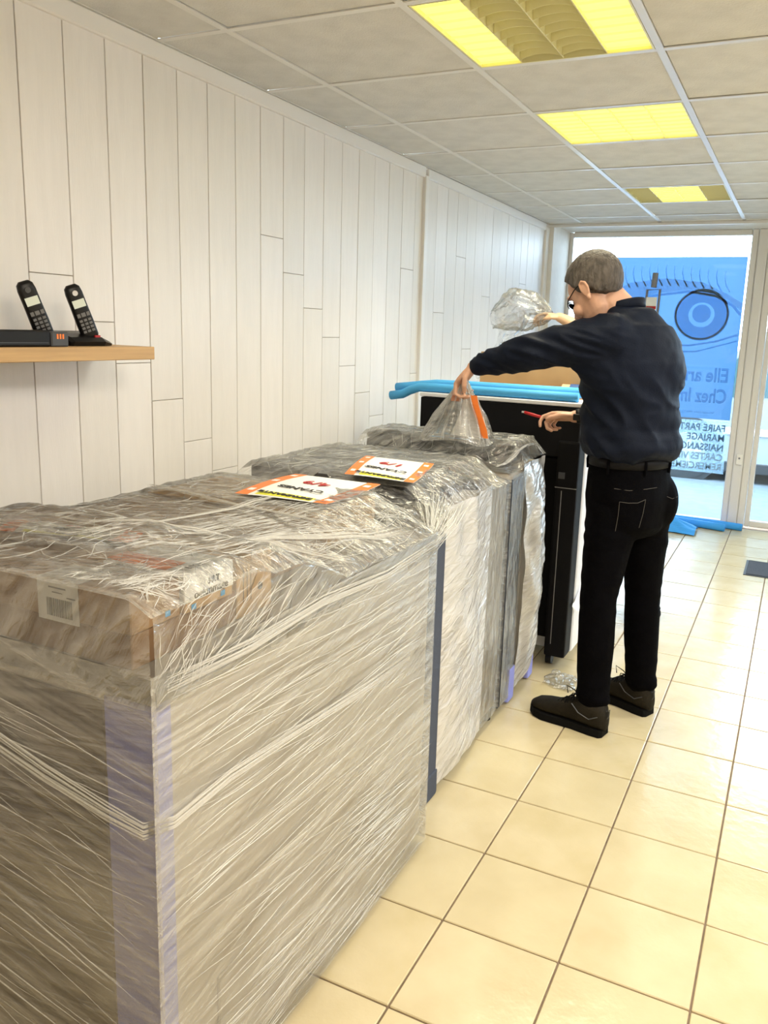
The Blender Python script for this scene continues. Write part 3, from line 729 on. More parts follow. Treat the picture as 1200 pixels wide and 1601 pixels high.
def Pside(s, t, a, b):
    y = Y0+(Y1-Y0)*s+a; z = .02+(ZT-.02)*t+b
    if y < Y0-.004 or y > Y1+.002 or z < .025 or z > ZT+.002: return None
    return Vector((X1+.0095, y, z))
def Pnear(s, t, a, b):
    x = X0+(X1-X0)*s+a; z = .02+(ZT-.02)*t+b
    if x < X0 or x > X1+.004 or z < .025 or z > ZT+.002: return None
    return Vector((x, Y0-.0095, z))
folds('film_folds', u1, Pside, None, 330, lambda s, t: .06-.35*t*(1-t)*(1.2-s), .09, .34, .0009, M['fold'], 21)
folds('film_folds', u1, Pside, None, 60, lambda s, t: -.04, .08, .60, .0014, M['foldw'], 22)
folds('film_folds', u1, Pside, None, 46, -0.13, .02, .24, .0011, M['fold'], 25, reg=(.62,.98,.18,.42))
folds('film_folds', u1, Pnear, None, 90, -.2, .12, .30, .0009, M['foldw'], 23)
folds('film_folds', u1, Pnear, None, 20, -.2, .08, .5, .0016, M['foldw'], 24)
def Ptop(s, t, a, b):
    x = X0+(X1-X0)*s+a; y = Y0+(Y1-Y0)*t+b
    if x < X0 or x > X1 or y < Y0 or y > Y1: return None
    return Vector((x, y, top1(x, y)+.0065))
folds('film_folds', u1, Ptop, None, 420, lambda s, t: 1.9 if s < .6 else 2.2, .55, .10, .0009, M['fold'], 31, wob=.016)
folds('film_folds', u1, Ptop, None, 260, lambda s, t: 1.35, .22, .34, .0011, M['fold'], 32, reg=(.55,1,.2,1), wob=.008)
folds('film_folds', u1, Ptop, None, 170, lambda s, t: 1.2, .7, .07, .0010, M['fold'], 33, reg=(.78,1,.0,.10), wob=.02)
folds('film_folds', u1, Ptop, None, 120, lambda s, t: .15, .25, .40, .0014, M['foldw'], 34, wob=.02)
def Psk(s, t, a, b):
    y = Y0+(Y1-Y0)*s+a; z = ZT-.03+.16*t+b
    if y < Y0 or y > Y1 or z < ZT-.05 or z > top1(X1, y)+.003: return None
    return Vector((X1+.0085, y, z))
folds('film_folds', u1, Psk, None, 90, lambda s, t: .75, .45, .07, .0007, M['fold'], 61, reg=(0,.12,0,.9), wob=.02)
folds('film_folds', u1, Psk, None, 110, lambda s, t: .5, .2, .16, .0007, M['fold'], 62, reg=(.12,.5,0,.8), wob=.01)
# the two ropes where the edge of the film band is gathered, meeting in a V at the near corner
S = Soup(); rr = random.Random(2)
def rope(pts, n, spr, rad):
    for k in range(n):
        o1, o2 = rr.gauss(0, spr), rr.gauss(0, spr); ph = rr.uniform(0, 9)
        S.add(sweep([Vector(p)+Vector((0,0,o1*(1-i/len(pts))+o2*i/len(pts)+.003*math.sin(ph+i))) for i, p in enumerate(pts)], [rad*(.35 if i in (0,len(pts)-1) else 1) for i in range(len(pts))], 5))
xs_, yn = X1+.011, Y0-.011
rope([(X1-.60,yn,.86),(X1-.42,yn,.80),(X1-.25,yn,.755),(X1-.10,yn,.725),(X1-.02,yn,.715),(xs_,Y0+.03,.720),(xs_,Y0+.18,.728),(xs_,Y0+.40,.712),(xs_,Y0+.70,.690),(xs_,Y0+.95,.68)], 15, .011, .0016)
rope([(xs_,Y0+.02,.975),(xs_,Y0+.25,.965),(xs_,Y0+.5,.975),(xs_,Y0+.8,.955),(xs_,Y0+1.16,.97)], 10, .010, .0022)
o = obj('film_rope', S.get(), M['foldw'], u1, smooth=True)
S = Soup()
for (a, c_, n) in (((.03,-.92),(.20,-.30),9),((-.15,-1.02),(.235,-.62),6),((-.5,-.50),(.2,-.58),6),((-.25,-.95),(-.1,-.2),6)):
    for k in range(n):
        pts = []
        o1, o2 = rr.gauss(0,.012), rr.gauss(0,.012)
        for i in range(13):
            u = i/12; x = a[0]*(1-u)+c_[0]*u+o1*(1-u)+o2*u+.03*math.sin(PI*u); y = a[1]*(1-u)+c_[1]*u+o1; x = min(x, X1-.004)
            pts.append((x, y, top1(x,y)+.012))
        S.add(sweep(pts, [.0006+.0014*math.sin(PI*(i+.3)/12.6) for i in range(13)], 5))
obj('film_rope', S.get(), M['foldw'], u1, smooth=True)

# --- unit 2
A0, A1, B0, B1 = -.62, .150, .035, .735
u2 = thing('wrapped_machine', 'second machine from the camera, pale film bulging beside a bare beige strip', 'machine', ((A0+A1)/2, (B0+B1)/2, 0), 'machines wrapped in stretch film')
obj('body', bx(A0, A1, B0, B1, .05, 1.0, bev=.02, seg=3), M['mach'], u2)
obj('lower_plinth', bx(A0+.03, A1-.02, B0+.03, B1-.03, .012, .05), M['darkgrey'], u2)
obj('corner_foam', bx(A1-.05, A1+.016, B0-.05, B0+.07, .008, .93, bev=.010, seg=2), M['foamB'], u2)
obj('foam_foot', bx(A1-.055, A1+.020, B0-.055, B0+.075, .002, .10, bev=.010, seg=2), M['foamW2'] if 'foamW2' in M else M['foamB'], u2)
obj('control_panel', bx(A1-.36, A1-.05, B0+.10, B0+.36, 1.0, 1.055, bev=.012, seg=2), M['darkgrey'], u2)
obj('scanner_lid', bx(A0+.03, A1-.12, B0+.05, B1-.05, 1.0, 1.070, bev=.012, seg=2), M['midgrey'], u2)
obj('side_handle', bx(A1-.09, A1-.02, B0+.40, B0+.50, 1.0, 1.030, bev=.008, seg=2), M['black'], u2)
for cx, cy_ in ((A0+.05,B0+.06),(A1-.05,B0+.10),(A0+.05,B1-.05),(A1-.03,B1-.03)):
    b = bmesh.new(); cyl(b, (cx,cy_,0), (cx,cy_,.05), .024, seg=12); obj('foot', b, M['black'], u2)
def bul2(s, t): return .022*math.sin(PI*min(1,s*1.15))*(.6+.4*math.sin(PI*t))+.012*nz(s*5, t*7, 2)*math.sin(PI*s)
wall_film('side_film', u2, (A1+.012,B0+.06), (A1+.004,B0+.50), .035, 1.01, (1,0), .35, .0045, M['filmw'], 70, 150, 0, bul2)
wall_film('side_film_clear', u2, (A1+.002,B0+.49), (A1+.002,B1), .035, 1.0, (1,0), .3, .002, M['filmb'], 20, 60, 3)
wall_film('front_film', u2, (A0,B0-.024), (A1-.05,B0-.024), .035, 1.0, (0,-1), -.4, .004, M['filmn'], 50, 70, 5)
def top2(x, y):
    z = 1.006
    for a, b_, c, d, h in ((A0+.03, A1-.12, B0+.05, B1-.05, 1.078),(A1-.36, A1-.05, B0+.10, B0+.36, 1.064),(-.265,.06,.0,.34,1.086),(A1-.09, A1-.02, B0+.40, B0+.50,1.036)):
        dx = max(a-x, x-b_, 0); dy = max(c-y, y-d, 0); hh = h-math.hypot(dx, dy)*.75
        z = max(z, hh)
    return z
def P2(s, t):
    x = A0-.003+(A1-A0+.020)*s; y = B0-.024+(B1-B0+.026)*t; e = min(1, min(s,1-s)*20, min(t,1-t)*20)
    w = .006*max(0, 1-2.4*abs(nz(x*10+y*4, y*12, 4)))+.004*nz(x*30, y*36, 6)
    return Vector((x, y, top2(x, y)-(1-e)*.012*(1 if s>.5 else 0)+.003*e+e*max(0, w)))
obj('top_film', grid(P2, 90, 90, lambda s, t: (s*.79, t*.73)), M['filmt'], u2, smooth=True)
def Ps2(s, t, a, b):
    y = B0+.06+.44*s+a; z = .035+.975*t+b
    if y < B0+.04 or y > B0+.49 or z < .04 or z > 1.0: return None
    q = (y-B0-.06)/.44; return Vector((A1+.0185+bul2(max(0,min(1,q)), (z-.035)/.975), y, z))
folds('film_folds', u2, Ps2, None, 170, lambda s, t: .35+.9*(.5-t), .30, .16, .0009, M['fold'], 41, wob=.006)
def Pt2(s, t, a, b):
    x = A0+(A1-A0)*s+a; y = B0+(B1-B0)*t+b
    if x < A0 or x > A1 or y < B0 or y > B1: return None
    return Vector((x, y, top2(x, y)+.007))
folds('film_folds', u2, Pt2, None, 260, 1.6, .5, .10, .0011, M['fold'], 42, wob=.012)
# film stretched over from unit 1's far corner to unit 2 (fan of gathered film)
bf = thing('plastic_film', 'gathered film stretched like a fan from the big machine to the second machine', 'plastic film', (.05, -.02, 1.0))
S = Soup()
for k in range(70):
    q = rr.uniform(0, 1); p0 = Vector((X1-.01+rr.gauss(0,.004), Y1-.02+rr.gauss(0,.01), ZT-.02-.05*abs(rr.gauss(0,.6))))
    p1 = Vector((.02+.16*q+rr.gauss(0,.01), .05+.30*rr.random(), 1.085-.10*q+rr.gauss(0,.006)))
    mid = (p0+p1)/2+Vector((rr.gauss(.01,.01), 0, rr.gauss(.012,.01)))
    S.add(sweep([p0, p0.lerp(mid,.5)+Vector((0,0,.006)), mid, mid.lerp(p1,.5)+Vector((0,0,.006)), p1], [.0004,.0011,.0013,.0011,.0004], 4))
o = obj('film_folds', S.get(), M['fold'], bf, smooth=True); o['kind'] = 'stuff'
V = []; 
def Pf(s, t):
    a = Vector((-.12+.375*s, Y1+.003-.02*s, ZT+.085-.10*s**2)); b_ = Vector((-.08+.245*s, B0+.10, 1.09-.085*s**2))
    p = a.lerp(b_, t); p.z += .010*nz(s*8, t*5, 7)+.006*nz(s*30, t*14)-.012*math.sin(PI*t); return p
obj('bridge_film', grid(Pf, 60, 40, lambda s, t: (s*.35, t*.3)), M['filmt'], bf, smooth=True)

# --- unit 3
D0, D1 = .775, 1.215
u3 = thing('wrapped_machine', 'third wrapped machine, grey-blue foam strip and white bulging film by the shoe', 'machine', ((A0+A1)/2, (D0+D1)/2, 0), 'machines wrapped in stretch film')
obj('body', bx(A0, A1-.01, D0, D1, .05, 1.015, bev=.015, seg=2), M['mach'], u3)
obj('lower_plinth', bx(A0+.03, A1-.02, D0+.03, D1-.03, .014, .05), M['darkgrey'], u3)
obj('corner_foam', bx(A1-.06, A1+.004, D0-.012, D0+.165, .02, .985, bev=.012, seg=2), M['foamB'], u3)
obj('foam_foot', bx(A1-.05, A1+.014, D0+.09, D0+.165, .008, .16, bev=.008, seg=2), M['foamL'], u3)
obj('foam_foot', bx(A1-.05, A1+.012, D1-.07, D1+.004, .008, .16, bev=.008, seg=2), M['foamL'], u3)
obj('scanner_lid', bx(A0+.02, A1-.06, D0+.17, D1-.02, 1.015, 1.105, bev=.015, seg=2), M['darkgrey'], u3)
obj('paper_tray', bx(A0+.10, A1-.20, D0+.03, D0+.16, 1.015, 1.045, bev=.008, seg=2), M['black'], u3)
obj('blue_tape', bx(-.30, -.12, D0+.19, D0+.22, 1.1052, 1.1062), M['foamC'], u3)
for cx, cy_ in ((A0+.05,D0+.05),(A1-.04,D0+.05),(A0+.05,D1-.05),(A1-.04,D1-.05)):
    b = bmesh.new(); cyl(b, (cx-.018,cy_,.025), (cx+.018,cy_,.025), .025, seg=14); cyl(b, (cx,cy_,.03), (cx,cy_,.05), .01, seg=8); obj('caster', b, M['black'], u3)
def bul3(s, t): return .062*math.sin(PI*min(1, .12+s*.88))**.8*(math.sin(PI*min(1,t*1.02))**.7)+.014*nz(s*4, t*8, 8)
wall_film('side_film', u3, (A1-.004,D0+.155), (A1-.002,D1+.004), .035, 1.035, (1,0), .55, .0045, M['filmw'], 60, 150, 0, bul3)
wall_film('side_film_clear', u3, (A1+.006,D0-.014), (A1+.006,D0+.16), .035, 1.01, (1,0), .3, .002, M['filmb'], 20, 80, 3)
wall_film('front_film', u3, (A0,D0-.014), (A1+.008,D0-.014), .035, 1.01, (0,-1), -.4, .003, M['film'], 40, 50, 5)
def top3(x, y):
    z = 1.02
    for a, b_, c, d, h in ((A0+.02, A1-.05, D0+.17, D1-.02, 1.112),(A0+.10, A1-.20, D0+.03, D0+.16, 1.052)):
        dx = max(a-x, x-b_, 0); dy = max(c-y, y-d, 0); z = max(z, h-math.hypot(dx, dy)*1.1)
    return z
def P3(s, t):
    x = A0-.003+(A1-A0+.012)*s; y = D0-.014+(D1-D0+.020)*t; e = min(1, min(s,1-s)*20, min(t,1-t)*20)
    w = .007*max(0, 1-2.4*abs(nz(x*9+y*4, y*12, 14)))+.005*nz(x*30, y*36, 16)
    return Vector((x, y, top3(x, y)+.003*e+e*max(0, w)))
obj('top_film', grid(P3, 90, 70, lambda s, t: (s*.79, t*.46)), M['filmt'], u3, smooth=True)
def Ps3(s, t, a, b):
    y = D0+.155+.289*s+a; z = .035+1.0*t+b
    q = (y-D0-.155)/.289
    if q < 0 or q > 1 or z < .04 or z > 1.03: return None
    return Vector((A1+.004+bul3(q, (z-.035)/1.0), y, z))
folds('film_folds', u3, Ps3, None, 150, lambda s, t: .75, .25, .14, .0009, M['fold'], 51, wob=.006)
def Pt3(s, t, a, b):
    x = A0+(A1-A0)*s+a; y = D0+(D1-D0)*t+b
    if x < A0 or x > A1 or y < D0 or y > D1: return None
    return Vector((x, y, top3(x, y)+.007))
folds('film_folds', u3, Pt3, None, 300, 1.6, .9, .06, .0011, M['fold'], 52, wob=.014)
# loose yellowish film flap hanging over unit 3's near right corner
def Pfl(s, t):
    x = -.10+.26*s; y = D0-.02+.30*s*t+.02*t; z = 1.035+.05*s+.03*math.sin(6*s+3*t)-.13*t*(1-s)*.6+.008*nz(s*14, t*14)
    return Vector((x, y, z))
obj('film_flap', grid(Pfl, 40, 30, lambda s, t: (s*.3, t*.3)), M['filmw'], u3, smooth=True)

# the bag of film pulled up by the man's left hand
PINCH = Vector((-.098, .845, 1.372))
def Pbag(s, t):
    a = 2*PI*s; base = Vector((-.125+.145*math.cos(a), .90+.11*math.sin(a), 1.112+.01*math.sin(3*a)))
    if math.cos(a) < -.2: base.x -= .05*(-math.cos(a)-.2)
    top = PINCH + Vector((.012*math.cos(a), .012*math.sin(a), 0))
    u = t**1.25; p = base.lerp(top, u)
    f = 1+ (.16*math.sin(9*a+2*t)+.10*math.sin(17*a))*(1-abs(2*t-1))*.9
    c_ = Vector((-.115, .88, p.z)); d = p-c_; d.z = 0
    return c_+d*f+Vector((0,0,p.z-c_.z))
def bagmesh():
    return grid(Pbag, 90, 34, lambda s, t: (t*.3, s*.7))
obj('film_bag', bagmesh(), M['filmb'], u3, smooth=True)
S = Soup()
for k in range(34):
    s = rr.random(); pts = [Pbag(s+rr.gauss(0,.004), q/9)+Vector((0,-.002,0)) for q in range(10)]
    S.add(sweep(pts, [.0008+.0006*math.sin(q) for q in range(10)], 4))
o = obj('film_folds', S.get(), M['fold'], u3, smooth=True); o['kind']='stuff'
t = thing('shipping_sheet', 'folded white sheet with orange bands inside the lifted clear bag', 'sheet', (-.10,.88,1.14))
V, F = [], []
for i in range(9):
    u = i/8; x = -.155+.02*math.sin(u*2)+.03*u; V += [(x, .86+.01*u, 1.135+.17*u*.9), (x+.16*(1-u*.65), .875, 1.13+.17*u)]
V += [tuple(Vector(v)+Vector((0,.0012,0))) for v in V]
F = [(2*i, 2*i+1, 2*i+3, 2*i+2) for i in range(8)]+[(18+2*i, 18+2*i+2, 18+2*i+3, 18+2*i+1) for i in range(8)]
obj('sheet', (V, F), M['wht'], t)
def ribbon(pts, w, th=.001):
    V = []
    for p in pts: p = Vector(p); V += [p+Vector((-w/2,0,0)), p+Vector((w/2,0,0)), p+Vector((w/2,th,0)), p+Vector((-w/2,th,0))]
    n = len(pts); F = [(4*i+a, 4*i+(a+1)%4, 4*i+4+(a+1)%4, 4*i+4+a) for i in range(n-1) for a in range(4)]+[(0,1,2,3),(4*n-1,4*n-2,4*n-3,4*n-4)]
    return V, F
obj('orange_band', ribbon([(-.055,.845,1.305),(-.045,.84,1.27),(-.025,.84,1.22),(-.005,.845,1.17),(.0,.85,1.135)], .032), M['orange'], t)
obj('orange_band', ribbon([(-.122,.838,1.318),(-.125,.834,1.30),(-.128,.836,1.278)], .040), M['orange'], t)

# ------------------------------------------------------------------ black machine with white side, third from the window
t = thing('black_machine', 'tall black cabinet with a white side panel, behind the wrapped machines', 'machine', (-.12, 1.75, 0))
obj('back_body', bx(-.50, .278, 1.46, 1.96, .05, 1.20, bev=.006), M['white'], t)
obj('front_frame', bx(-.525, .262, 1.36, 1.458, .14, 1.005, bev=.006), M['blackd'], t)
obj('front_top_panel', bx(-.525, .266, 1.352, 1.458, 1.012, 1.240, bev=.004), M['blackm'], t)
obj('top_rim', bx(-.53, .285, 1.35, 1.96, 1.243, 1.262, bev=.003), M['white'], t)
obj('right_column', bx(.172, .274, 1.345, 1.455, .055, 1.09, bev=.012, seg=2), M['blackm'], t)
obj('column_seam', bx(.172, .273, 1.3435, 1.3445, .872, .876), M['midgrey'], t)
obj('left_column', bx(-.525, -.44, 1.345, 1.455, .055, 1.005, bev=.012, seg=2), M['blackm'], t)
obj('column_sticker', bx(.185, .215, 1.3430, 1.3442, .915, .945), M['darkgrey'], t)
obj('side_panel', bx(.278, .284, 1.60, 1.94, .06, 1.18, bev=.002), M['white'], t)
b = bmesh.new(); cyl(b, (.205, 1.3415, .12), (.205, 1.3415, .86), .0022, seg=6); obj('cable', b, M['midgrey'], t)
obj('latch', ([(.283,1.40,.315),(.300,1.40,.29),(.303,1.43,.29),(.300,1.52,.345),(.285,1.52,.36),(.283,1.43,.315),
     (.283,1.392,.305),(.300,1.392,.278),(.309,1.43,.276),(.306,1.53,.335),(.285,1.53,.350),(.283,1.43,.300)],
    [(0,1,2,5),(5,2,3,4),(11,8,7,6),(10,9,8,11),(0,6,7,1),(1,7,8,2),(2,8,9,3),(3,9,10,4),(4,10,11,5),(5,11,6,0)]), M['white'], t)
for cx, cy_ in ((.19,1.40),(-.47,1.40),(.22,1.90),(-.44,1.90)):
    b = bmesh.new(); cyl(b, (cx-.014,cy_,.03), (cx+.014,cy_,.03), .030, seg=18); cyl(b, (cx,cy_,.045), (cx,cy_,.06), .016, seg=10); obj('caster', b, M['black'], t)

# blue foam tubes lying on the black machine
def pipe(label, pts, r, mt, seg=14, group='blue foam tubes on the black cabinet', hole=True):
    t = thing('foam_tube', label, 'foam tube', pts[len(pts)//2], group)
    obj('tube', sweep(pts, r, seg), mt, t, smooth=True)
    return t
pipe('bright blue foam tube on the black cabinet, the rear upper one', [(-.700,1.44,1.268),(-.64,1.44,1.276),(-.56,1.44,1.288),(-.48,1.44,1.298),(-.3,1.44,1.300),(0,1.44,1.301),(.24,1.44,1.302)], .0235, M['foamC'])
pipe('bright blue foam tube on the black cabinet, the front lower one', [(-.705,1.385,1.232),(-.64,1.385,1.243),(-.60,1.385,1.264),(-.55,1.385,1.282),(-.48,1.385,1.2845),(-.3,1.385,1.284),(0,1.385,1.284),(.24,1.385,1.284)], .0215, M['foamC'])
# open brown carton and a blue cartridge behind the tubes
t = thing('cardboard_box', 'large open brown carton standing on the black cabinet behind the blue tubes', 'box', (.0, 1.80, 1.262))
x0, x1, y0, y1, z0, z1 = -.335, .262, 1.56, 1.88, 1.262, 1.262+.20
obj('front_wall', bx(x0, x1, y0+.085, y0+.089, z0+.004, z1), M['cardl'], t)
obj('back_wall', bx(x0, x1, y1-.004, y1, z0+.004, z1), M['cardl'], t)
obj('side_wall', bx(x0, x0+.004, y0+.0895, y1-.0045, z0+.004, z1), M['cardl'], t)
obj('side_wall', bx(x1-.004, x1, y0+.0895, y1-.0045, z0+.004, z1), M['cardl'], t)
obj('base', bx(x0, x1, y0, y1, z0+.0005, z0+.0038), M['cardl'], t)
obj('lower_lip', bx(x0, x1, y0, y0+.004, z0+.004, z0+.045), M['card'], t)
t = thing('cartridge', 'blue cartridge with a cream cap lying behind the foam tubes', 'cartridge', (.20, 1.60, 1.266))
b = bmesh.new(); cyl(b, (.145,1.606,1.300), (.255,1.606,1.300), .030, seg=20); obj('barrel', b, mat('navy_label', (.02,.07,.22), .3), t, smooth=False)
b = bmesh.new(); cyl(b, (.105,1.606,1.298), (.144,1.606,1.298), .029, seg=20); obj('cap', b, M['kraft'], t)
for k in range(4): obj('label_mark', bx(.150+k*.026, .162+k*.026, 1.5755, 1.5763, 1.300, 1.316), M['white'], t)
S = Soup(); S.add(sweep([(-.22,1.60,1.270),(-.12,1.59,1.285),(.0,1.60,1.280),(.05,1.60,1.290),(.10,1.61,1.28)], .005, 8)); tag(obj('black_cable', S.get(), M['black']), 'thin black cable lying behind the blue foam tubes', 'cable')

# ------------------------------------------------------------------ shelf with telephones
SH0, SH1 = 1.440, 1.478
t = thing('wall_shelf', 'thick oak shelf on the boarded wall holding two telephones', 'shelf', (-.775, -1.0, SH0))
obj('board', bx(XL+.0008, -.652, -1.70, -.303, SH0, SH1, bev=.002), M['oak'], t)
def phone(y, label, silver):
    t = thing('cordless_phone', label, 'telephone', (-.73, y, SH1), 'cordless phones on the oak shelf')
    # cradle: low rounded wedge
    prof = [(-.815,.0),(-.712,.0),(-.706,.012),(-.722,.024),(-.76,.034),(-.81,.040),(-.82,.02)]
    V = []; hy = (.075, .095) ; n = len(prof)
    for yy, sc in ((y-.060,.75),(y-.053,1.0),(y+.058,1.0),(y+.078 if not silver else y+.105,.45)):
        for x, z in prof: V.append((x if sc==1 else -.76+(x+.76)*(.85 if sc>.5 else .55), yy, SH1+z*sc+.0004))
    F = [tuple(range(n))[::-1], tuple(3*n+i for i in range(n))]+[(k*n+i,k*n+(i+1)%n,(k+1)*n+(i+1)%n,(k+1)*n+i) for k in range(3) for i in range(n)]
    obj('cradle', (V, F), M['black'], t)
    # handset leaning back: local frame
    base = Vector((-.740, y+.036, SH1+.020)); upv = Vector((-.10, -.36, 1.0)).normalized(); wid = Vector((.42,.88,0)); wid = (wid-upv*wid.dot(upv)).normalized(); nrm = wid.cross(upv).normalized()
    if nrm.x < 0: nrm = -nrm
    def q(a, b_, c): return base+wid*a+upv*b_+nrm*c
    rs = []
    for hgt, w, th in ((0,.020,.010),(.010,.024,.013),(.05,.0245,.013),(.10,.0235,.012),(.135,.0235,.013),(.150,.021,.012),(.158,.013,.007)):
        rs.append((q(0,hgt,0), wid*w, nrm*th))
    hs = obj('handset', rings(rs, 20, 3.2), M['black'], t, smooth=True)
    def plate(nm, a0, a1, h0, h1, d, mt, par):
        V = [q(a0,h0,d-.002),q(a1,h0,d-.002),q(a1,h1,d-.002),q(a0,h1,d-.002),q(a0,h0,d),q(a1,h0,d),q(a1,h1,d),q(a0,h1,d)]
        return obj(nm, (V, [(0,3,2,1),(4,5,6,7),(0,1,5,4),(1,2,6,5),(2,3,7,6),(3,0,4,7)]), mt, par)
    plate('display', -.017, .017, .094, .116, .0142, M['screen'], hs)
    V, F = rings([(q(0,.135,.012), wid*.008, upv*.008), (q(0,.135,.0148), wid*.0075, upv*.0075)], 16); obj('earpiece', (V,F), M['silver'] if silver else M['darkgrey'], hs)
    for r in range(4):
        for c in range(3): plate('key', -.017+c*.0125, -.017+c*.0125+.0085, .022+r*.0105, .022+r*.0105+.0065, .0146, M['key'], hs)
    for c, w in ((-.018,.009),(-.006,.012),(.009,.009)): plate('key', c, c+w, .067, .078, .0146, M['key'], hs)
    return t
phone(-.655, 'black cordless telephone in its cradle, left one, dark earpiece', False)
p2 = phone(-.500, 'black cordless telephone in its cradle, right one, silver earpiece', True)
obj('red_key', bx(-.734, -.722, -.466, -.446, SH1+.022, SH1+.0305, bev=.001), M['red'], p2)
t = thing('router', 'flat black box at the left end of the oak shelf', 'router', (-.70, -.90, SH1))
obj('case', bx(-.703, -.662, -1.12, -.672, SH1+.0005, SH1+.043, bev=.004), M['black'], t)
obj('lid_seam', bx(-.6618, -.6612, -1.11, -.68, SH1+.010, SH1+.012), M['darkgrey'], t)
t = thing('small_box', 'small black box with three orange bars in front of the left telephone', 'box', (-.675, -.645, SH1))
obj('case', bx(-.700, -.664, -.668, -.612, SH1+.0005, SH1+.040, bev=.003), M['darkgrey'], t)
for k in range(3): obj('orange_bar', bx(-.6638, -.6628, -.652+k*.009, -.6465+k*.009, SH1+.021, SH1+.034), M['orange'], t)

# ------------------------------------------------------------------ on the floor
t = thing('foam_tube', 'short bright blue foam tube lying on the tiles by the window post', 'foam tube', (.55, 4.85, 0), 'blue foam by the window')
obj('tube', sweep([(.02,4.88,.034),(.3,4.86,.033),(.55,4.83,.032),(.70,4.80,.032)], .032, 16), M['foamW'], t, smooth=True)
t = thing('foam_tube', 'blue foam tube lying behind another against the window frame', 'foam tube', (.5, 4.94, 0), 'blue foam by the window')
obj('tube', sweep([(-.15,4.95,.034),(.3,4.94,.033),(.62,4.93,.032),(.83,4.92,.028)], .030, 16), M['foamW'], t, smooth=True)
t = thing('foam_sheet', 'crumpled bright blue foam sheet heaped on the floor by the window', 'foam sheet', (.2, 4.85, 0))
def Pfs(s, t): 
    x = -.25+.75*s; y = 4.57+.16*t; z = .012+.16*max(0,(1-abs(x-.12)/.5))*math.sin(PI*min(1,t*1.0))**1.2+.012*nz(s*9,t*7)
    return Vector((x, y-.10*s*(1-t), max(.004, z)))
me = grid(Pfs, 40, 20, lambda s, t: (s, t)); o = obj('sheet', me, M['foamW'], t); md = o.modifiers.new('th', 'SOLIDIFY'); md.thickness = .004
t = thing('door_mat', 'charcoal door mat on the pale tiles at the right edge', 'mat', (1.25, 3.72, 0))
obj('pile', bx(.945, 1.70, 3.545, 3.93, .0005, .009, bev=.003), M['mat'], t); obj('rubber_edge', bx(.93, 1.715, 3.53, 3.945, .0003, .004), M['black'], t)
def Pscrap(s, t):
    x = .23+.14*s+.02*nz(t*3,1); y = 1.13+.17*t+.03*nz(s*3,5); z = .003+.022*abs(nz(s*4,t*4,3))+.010*abs(nz(s*14,t*12))
    return Vector((x, y, z))
tag(obj('film_scrap', grid(Pscrap, 50, 36, lambda s, t: (s*.3, t*.2)), M['filmb'], smooth=True), 'crumpled scrap of clear film on the tiles beside the brown shoe', 'plastic film')

# ------------------------------------------------------------------ people
def mkframe(fx, fy):
    F_ = Vector((fx, fy, 0)).normalized(); return F_, Vector((0,0,1)).cross(F_)
def hand(S, wrist, d, n, side, curls, thumb, sc=1.0, spread=.06):
    """wrist point, direction of the fingers d, palm normal n (palm faces n), side = direction of the thumb side.
    curls: per finger (index..little) three bend angles towards the palm"""
    d = Vector(d).normalized(); n = Vector(n); n = (n-d*n.dot(d)).normalized(); w = Vector(side); w = (w-d*w.dot(d)-n*w.dot(n)).normalized()
    p = lambda a, b_, c: wrist + d*(a*sc) + w*(b_*sc) + n*(c*sc)
    S.add(rings([(p(-.012,0,0), w*.024*sc, n*.018*sc), (p(.005,0,0), w*.027*sc, n*.018*sc), (p(.035,.001,0), w*.036*sc, n*.0165*sc), (p(.070,.0,0), w*.041*sc, n*.015*sc), (p(.092,-.001,0), w*.039*sc, n*.012*sc), (p(.098,-.001,0), w*.030*sc, n*.007*sc)], 18, 2.6))
    S.add(ellip(p(.030,.018,.010), w*.016*sc, n*.013*sc, d*.028*sc, 12, 8))
    tips = []
    for k, (b0, ln, r) in enumerate(((.031,(.044,.026,.021),.0090),(.010,(.048,.029,.022),.0093),(-.011,(.044,.027,.021),.0088),(-.031,(.034,.021,.018),.0076))):
        q = p(.088-(.006 if k == 3 else 0), b0, .0); dd = (d + w*(spread*(1.5-k))).normalized(); nn = (n-dd*n.dot(dd)).normalized()
        pts = [q-dd*.012*sc, q]; ang = 0
        for c, l in zip(curls[k], ln):
            ang += c; v = dd*math.cos(ang)+nn*math.sin(ang); q = q+v*l*sc; pts.append(q)
        S.add(capsule(pts, [r*1.05*sc, r*1.08*sc, r*.98*sc, r*.92*sc, r*.80*sc], 10)); tips.append(q)
    a0, a1, a2 = thumb       # offsets of the thumb joints in hand coordinates
    T = [p(.012,.022,.006), p(*a0), p(*a1), p(*a2)]
    S.add(capsule(T, [.013*sc, .0125*sc, .0108*sc, .0090*sc], 10)); tips.append(T[-1])
    return tips
